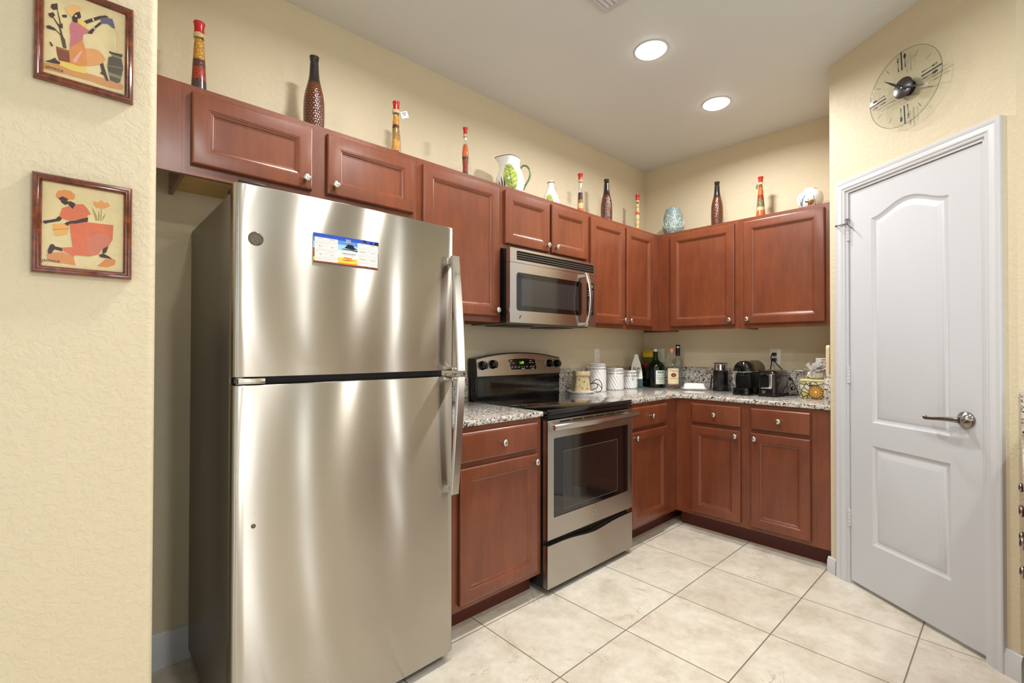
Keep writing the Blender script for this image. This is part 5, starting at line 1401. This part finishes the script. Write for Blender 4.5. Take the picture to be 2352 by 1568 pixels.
# vodka bottle
vx, vy = -0.240, -0.384
t, rf_ = bottle('vodka_bottle', 'clear vodka bottle with a cream label and copper cap', vx, vy, [(.055, 0), (.061, .004), (.063, .014), (.063, .165), (.058, .192), (.036, .216), (.0195, .236), (.0165, .262), (.0160, .296)], GLASS, 48)
MB().lathe([(.0178, .286), (.0182, .288), (.0182, .314), (.016, .317)], 0, 28).build('cap', mat('copper_cap', lin(224, 142, 116), .3, .4), t)
lb = MB(); fa = face_angle(vx, vy) + .22
wrap_patch(lb, rf_, fa, .68, .042, .162, 0, .0006); wrap_patch(lb, rf_, fa, .68, .036, .042, 3, .0007, nz=1)
wrap_text(lb, "Tito's", .029, rf_, fa, .144, 1, .0011)
wrap_poly(lb, [(.020 * math.cos(i * math.pi / 10), .0165 * math.sin(i * math.pi / 10)) for i in range(20)], rf_, fa, .110, 2, .0010)
wrap_poly(lb, [(-.006, -.010), (.006, -.010), (.005, -.003), (.0015, .002), (.0012, .010), (-.0012, .010), (-.0015, .002), (-.005, -.003)], rf_, fa, .110, 3, .0016)
wrap_text(lb, 'Handmade', .0120, rf_, fa, .084, 1, .0011)
lb.build('label', [mat('cream_label', lin(226, 208, 170), .5), mat('label_brown', lin(110, 66, 40), .5), mat('label_oval', lin(112, 40, 22), .5), mat('label_copper', lin(196, 112, 62), .4)], t, fix=False)
# tall clear bottle behind it
tx_, ty_ = -0.118, -0.372
t, rf_ = bottle('tall_clear_bottle', 'tall clear bottle with a black capsule behind the vodka bottle', tx_, ty_, [(.040, 0), (.045, .004), (.046, .012), (.046, .190), (.042, .215), (.026, .240), (.0185, .262), (.0170, .300), (.0165, .345)], FROST, 40)
MB().lathe([(.0178, .258), (.0176, .262), (.0172, .322)], 0, 28, cap1=False).build('capsule', mat('black_capsule', lin(26, 16, 18), .35), t)
MB().lathe([(.0174, .3222), (.0176, .335)], 0, 28).build('silver_band', NICKEL, t)
MB().lathe([(.0178, .3352), (.0178, .345), (.0160, .348)], 0, 28).build('cap', BLACKM, t)
# butter dish
bu = thing('butter_dish', 'white lidded butter dish in front of the granite upstand', 'dish', (-0.215, -0.553, KZ), R(-55))
MB().loops([[(x, y, z) for x, y in round_rect(-a, a, -b, b, .018, 4)] for a, b, z in ((.074, .036, 0), (.078, .040, .001), (.092, .050, .010), (.094, .052, .013), (.088, .047, .0125), (.084, .043, .006))], 0, True, True).build('tray', CERAMW, bu)
MB().loops([[(x, y, z) for x, y in round_rect(-a, a, -b, b, .016, 4)] for a, b, z in ((.081, .039, .0075), (.081, .039, .012), (.072, .033, .042), (.068, .029, .050), (.058, .021, .0525))], 0, True, True).build('lid', CERAMW, bu)
# milk frother
fr_ = thing('milk_frother', 'black cylindrical milk frother with a chrome top', 'frother', (-0.125, -0.718, KZ))
MB().lathe([(.056, 0), (.0575, .003), (.0575, .014), (.053, .020)], 0, 40).build('base', BLACKM, fr_)
q = MB(); L = []
for z, k in ((.0205, .050), (.024, .0515), (.150, .0515), (.154, .050)): L.append([((k + .0006 * math.sin(60 * a)) * math.cos(a), (k + .0006 * math.sin(60 * a)) * math.sin(a), z) for a in [2 * math.pi * i / 240 for i in range(240)]])
q.loops(L, 0, True, True); q.build('jug', GLOSSB, fr_, angle=60)
MB().lathe([(.0485, .1545), (.0475, .156), (.0465, .196), (.051, .201), (.053, .203), (.050, .205)], 0, 40).build('chrome_top', CHROME, fr_)
MB().lathe([(.049, .2052), (.046, .209), (.010, .211)], 0, 40).build('lid', BLACKM, fr_)
MB().tube(smooth_path([(-.020, .056, .012), (-.02, .064, .03), (-.01, .062, .10), (-.005, .066, .105), (-.02, .067, .05), (-.045, .060, .012), (-.066, .048, .008), (-.085, .035, .006)], 6), .003, 0, 7).build('power_cord', CORD, fr_)
# coffee machine: local -y is its front (towards -x in the room)
cm_ = thing('coffee_machine', 'compact black capsule coffee machine with a domed head', 'coffee machine', (-0.385, -0.960, KZ), RB)
# local x spans the width (-.059...059), local y 0 (front) .. .30 (back)
hw = .058
MB().loops([[(x, y, z) for x, y in round_rect(-hw - k, hw + k, -.012 - k, .13, .03, 6)] for k, z in ((-.006, 0), (0, .003), (.001, .030), (-.004, .048), (-.016, .052))], 0, True, True).build('drip_tray', GLOSSB, cm_)
MB().loops([[(x, y, z) for x, y in round_rect(-w_, w_, y0, .20, .014, 4)] for w_, y0, z in ((.050, .045, .045), (.052, .040, .055), (.052, .040, .128), (.044, .045, .150), (.042, .048, .166))], 0, True, True).build('body', BLACKM, cm_)
g = MB()
for k in range(13): g.box(-.045 + k * .0075 - .0012, -.045 + k * .0075 + .0012, .0375, .0405, .058, .125)
g.build('front_grille', GLOSSB, cm_)
MB().box(-.014, .014, .030, .060, .128, .166, 0, .006).build('coffee_outlet', GLOSSB, cm_)
def dome(y0, y1, r0, r1, mb, m=0):
    L = []
    for y, r_ in ((y0, r0 * .55), (y0 + .006, r0 * .85), (y0 + .018, r0), (y1, r1)):
        L.append([(-r_, y, .164)] + [(r_ * math.cos(R(180 - 180 * i / 16)), y, .166 + r_ * 1.12 * math.sin(R(180 - 180 * i / 16))) for i in range(17)] + [(r_, y, .164)])
    mb.loops(L, m, True, True); return mb
dome(.010, .105, .058, .060, MB()).build('head', GLOSSB, cm_, angle=40)
dome(.1055, .285, .061, .061, MB()).build('rear_housing', mat('warm_grey_housing', lin(120, 104, 86), .3, .5), cm_, angle=40)
lv = MB(); lp = [(-.070, .11, .162), (-.070, .03, .162), (-.055, .004, .160), (0, -.006, .158), (.055, .004, .160), (.070, .03, .162), (.070, .11, .162)]
lv.tube(smooth_path(lp, 6), .0055, 0, 10, flat=.6); lv.build('lever', CHROME, cm_)
MB().box(-.050, .050, .20, .285, .012, .160, 0, .008).build('water_tank', thin_glass('smoky_water_tank', (.45, .46, .46, 1), .03), cm_)
MB().box(-.048, .048, .13, .29, 0.0, .011, 0, .003).build('tank_base', BLACKM, cm_)
# toaster: long side along room x, short end with the lever towards the camera side
to = thing('toaster', 'glossy black two-slice toaster with a chrome lever', 'toaster', (-0.365, -1.116, KZ), RB)
hw = .056
def tsec(w_, d0, d1, z, r_=.022): return [(x, y, z) for x, y in round_rect(-w_, w_, d0, d1, r_, 5)]
MB().loops([tsec(w_, a, b, z) for w_, a, b, z in ((.054, .006, .262, .0), (.060, 0, .268, .004), (.060, 0, .268, .016))], 0, True, True).build('base', BLACKM, to)
MB().loops([tsec(w_, a, b, z) for w_, a, b, z in ((.058, .002, .266, .0165), (.057, .003, .265, .13), (.054, .007, .261, .155), (.047, .016, .252, .168), (.036, .03, .24, .171))], 0, True, True).build('shell', GLOSSB, to, angle=50)
sl = MB()
for x in (-.016, .016): sl.box(x - .009, x + .009, .05, .225, .170, .1715)
sl.build('bread_slots', NICKEL, to)
kn = MB(); kn.prism(round_rect(-.032, .014, .058, .148, .015, 5), -.012, .004, 'Y'); kn.build('lever_housing', GLOSSB, to)
kn = MB(); kn.box(.0145, .036, -.006, .0035, .054, .148, 0, .003).box(-.030, .034, -.016, -.008, .052, .062, 0, .003); kn.build('lever_trim', NICKEL, to)
kn = MB().lathe([(.013, 0), (.013, .008), (.010, .011)], 0, 24); kn.xf(Matrix.Translation((-.016, .0025, .033)) @ Matrix.Rotation(R(90), 4, 'X')); kn.build('browning_dial', DARKNICKEL, to)
# wall outlets
def outlet(label, loc, rot, plugs=False):
    o = thing('wall_outlet', label, 'outlet', loc, rot)
    MB().box(-.036, .036, -.006, -.0004, -.058, .058, 0, .003).build('plate', PLASTICW, o)
    for s_ in (-1, 1):
        MB().prism(round_rect(-.017, .017, s_ * .020 - .014, s_ * .020 + .014, .010, 4), -.0075, -.005, 'Y').build('socket', PLASTICW, o)
        h_ = MB(); h_.box(-.0075, -.0055, -.0079, -.0074, s_ * .02 - .003, s_ * .02 + .005).box(.0055, .0075, -.0079, -.0074, s_ * .02 - .003, s_ * .02 + .005).box(-.002, .002, -.0079, -.0074, s_ * .02 - .010, s_ * .02 - .006)
        h_.build('socket_holes', INK, o)
    return o
outlet('white wall outlet above the tall white canister', (-0.700, 0, 1.172), 0)
outlet('white wall outlet behind the green bottle and the vodka bottle', (0, -0.155, 1.172), RB)
outlet('white wall outlet with two black plugs above the toaster', (0, -1.055, 1.172), RB)
def plug_cord(parent, name, pz, path):
    inv = parent.matrix_world.inverted() if False else (Matrix.Translation(parent.location) @ Matrix.Rotation(parent.rotation_euler.z, 4, 'Z')).inverted()
    q = MB(); q.box(-.040, -.0085, -1.055 - .012, -1.055 + .012, pz - .011, pz + .011, 0, .004)
    q.tube(smooth_path([(-.040, -1.055, pz)] + path, 6), .0033, 0, 8)
    q.xf(inv); return q.build(name, CORD, parent)
plug_cord(cm_, 'power_cord', 1.192, [(-.056, -1.050, 1.188), (-.060, -1.046, 1.165), (-.052, -1.046, 1.13), (-.05, -1.03, 1.04), (-.05, -1.00, .95), (-.075, -.975, KZ + .012), (-.097, -.968, KZ + .008)])
plug_cord(to, 'power_cord', 1.152, [(-.052, -1.062, 1.145), (-.050, -1.10, 1.10), (-.050, -1.165, 1.03), (-.055, -1.20, .965), (-.09, -1.222, KZ + .02), (-.14, -1.230, KZ + .006), (-.21, -1.20, KZ + .004), (-.17, -1.19, KZ + .004), (-.11, -1.165, KZ + .010), (-.104, -1.13, KZ + .012)])
# decorated tin, film bag, carton, board
tn = thing('decorated_tin', 'square tin with a sunflower-like medallion under the clear bag', 'tin', (-0.235, -1.360, KZ), RB)
TINP = mat('mosaic_tin_print', lin(200, 194, 150), .3, coat=.3)
v = coords(TINP)
setc(TINP, mix(TINP, ramp(TINP, voro(TINP, v, 30, 'DISTANCE_TO_EDGE'), [(.04, (1, 1, 1, 1)), (.10, (0, 0, 0, 1))]), ramp(TINP, voro(TINP, v, 30, 'F1', 'Color'), [(.25, lin(196, 198, 176)), (.45, lin(190, 176, 84)), (.6, lin(214, 206, 180)), (.8, lin(150, 140, 96))]), lin(66, 50, 34)))
MB().box(-.066, .066, -.066, .066, 0, .108, 0, .004).build('tin_body', TINP, tn)
MB().box(-.0675, .0675, -.0675, .0675, .1085, .122, 0, .003).build('lid', mat('pale_yellow_lid', lin(222, 212, 146), .35, coat=.3), tn)
md = MB(); cx_, cz_ = .020, .044
def dsc(r0, r1, m, y, n=32):
    L = [[(cx_ + r_ * math.cos(2 * math.pi * i / n), y, cz_ + r_ * math.sin(2 * math.pi * i / n)) for i in range(n)] for r_ in (r0, r1)]
    md.loops(L, m, False, False)
dsc(.0005, .041, 0, -.0662); dsc(.0005, .036, 1, -.0664); dsc(.0005, .012, 2, -.0668); dsc(.0005, .006, 3, -.0670)
for i in range(16):
    a = 2 * math.pi * i / 16
    for r_, w_, m in ((.018, .0035, 2), (.026, .004, 4), (.032, .0035, 0)):
        c1, c2 = cx_ + r_ * math.cos(a + r_ * 20), cz_ + r_ * math.sin(a + r_ * 20)
        md.add([(c1 + w_ * math.cos(q_ * math.pi / 4), -.0667, c2 + w_ * math.sin(q_ * math.pi / 4)) for q_ in range(8)], [list(range(8))], m)
md.build('medallion', [mat('medallion_brown', lin(120, 58, 22), .4), mat('medallion_yellow', lin(214, 176, 74), .4), mat('medallion_orange', lin(200, 116, 44), .4), PAPER, mat('medallion_green', lin(110, 116, 62), .4)], tn, smooth=False, fix=False)
# gathered clear film bag on the tin
fb = thing('film_bag', 'crumpled clear gift bag gathered on top of the decorated tin', 'bag', (-0.235, -1.366, KZ + .1225))
random.seed(11)
q = MB()
bm = bmesh.new(); bmesh.ops.create_icosphere(bm, subdivisions=3, radius=1)
for x in bm.verts:
    d_ = 1 + .22 * math.sin(9 * x.co.x + 3) * math.cos(11 * x.co.y) + .12 * random.uniform(-1, 1)
    x.co = Vector((x.co.x * .044 * d_, x.co.y * .044 * d_, max(.0, .030 + x.co.z * .034 * d_)))
FILM = mat('white_film', lin(240, 238, 236), .18, trans=.2, coat=.5)
q.addbm(bm, 0); q.build('bag_body', FILM, fb, smooth=False)
q = MB()
for i in range(44):
    a = random.uniform(0, 2 * math.pi); el = random.uniform(.05, 1.25); l_ = random.uniform(.055, .098)
    dx, dy, dz = math.cos(a) * math.cos(el), math.sin(a) * math.cos(el), math.sin(el)
    s1 = Vector((-dy, dx, random.uniform(-.7, .7))).normalized() * random.uniform(.012, .024)
    o_ = Vector((0, 0, .045)); tip = o_ + Vector((dx, dy, dz)) * l_ * .85
    midp = o_ + Vector((dx, dy, dz)) * l_ * .5 + Vector((0, 0, random.uniform(-.010, .012)))
    q.add([o_, midp - s1, midp + s1 * .2, tip - s1 * .7, tip + s1], [[0, 1, 2], [1, 3, 2], [2, 3, 4]])
q.build('gathered_top', FILM, fb, smooth=False, fix=False)
pk = thing('snack_carton', 'small white carton with black letters behind the clear bag', 'carton', (-0.110, -1.415, KZ), RB)
MB().box(-.075, .075, -.03, .03, 0, .256, 0, .002).build('carton_body', PAPER, pk)
q = MB(); put_text(q, 'MID', .034, -.028, -.0303, .222, 0, sx=1.0); triang(q, [(x, -.0303, z) for x, z in [(-.05, .243), (-.03, .250), (-.015, .248), (-.004, .252), (-.01, .243), (-.03, .239)]], 1)
q.build('carton_print', [INK, STR[4]], pk, smooth=False, fix=False)
bo = MB().prism(round_rect(-.11, .11, 0, .336, .02, 5), -.008, .008, 'Y')
o = bo.build('tall_board', mat('pale_beige_board', lin(222, 200, 172), .5), None, (-0.40, -1.491, KZ), 0)
tag(o, 'tall pale beige board standing edge-on at the right end of the counter', 'board')
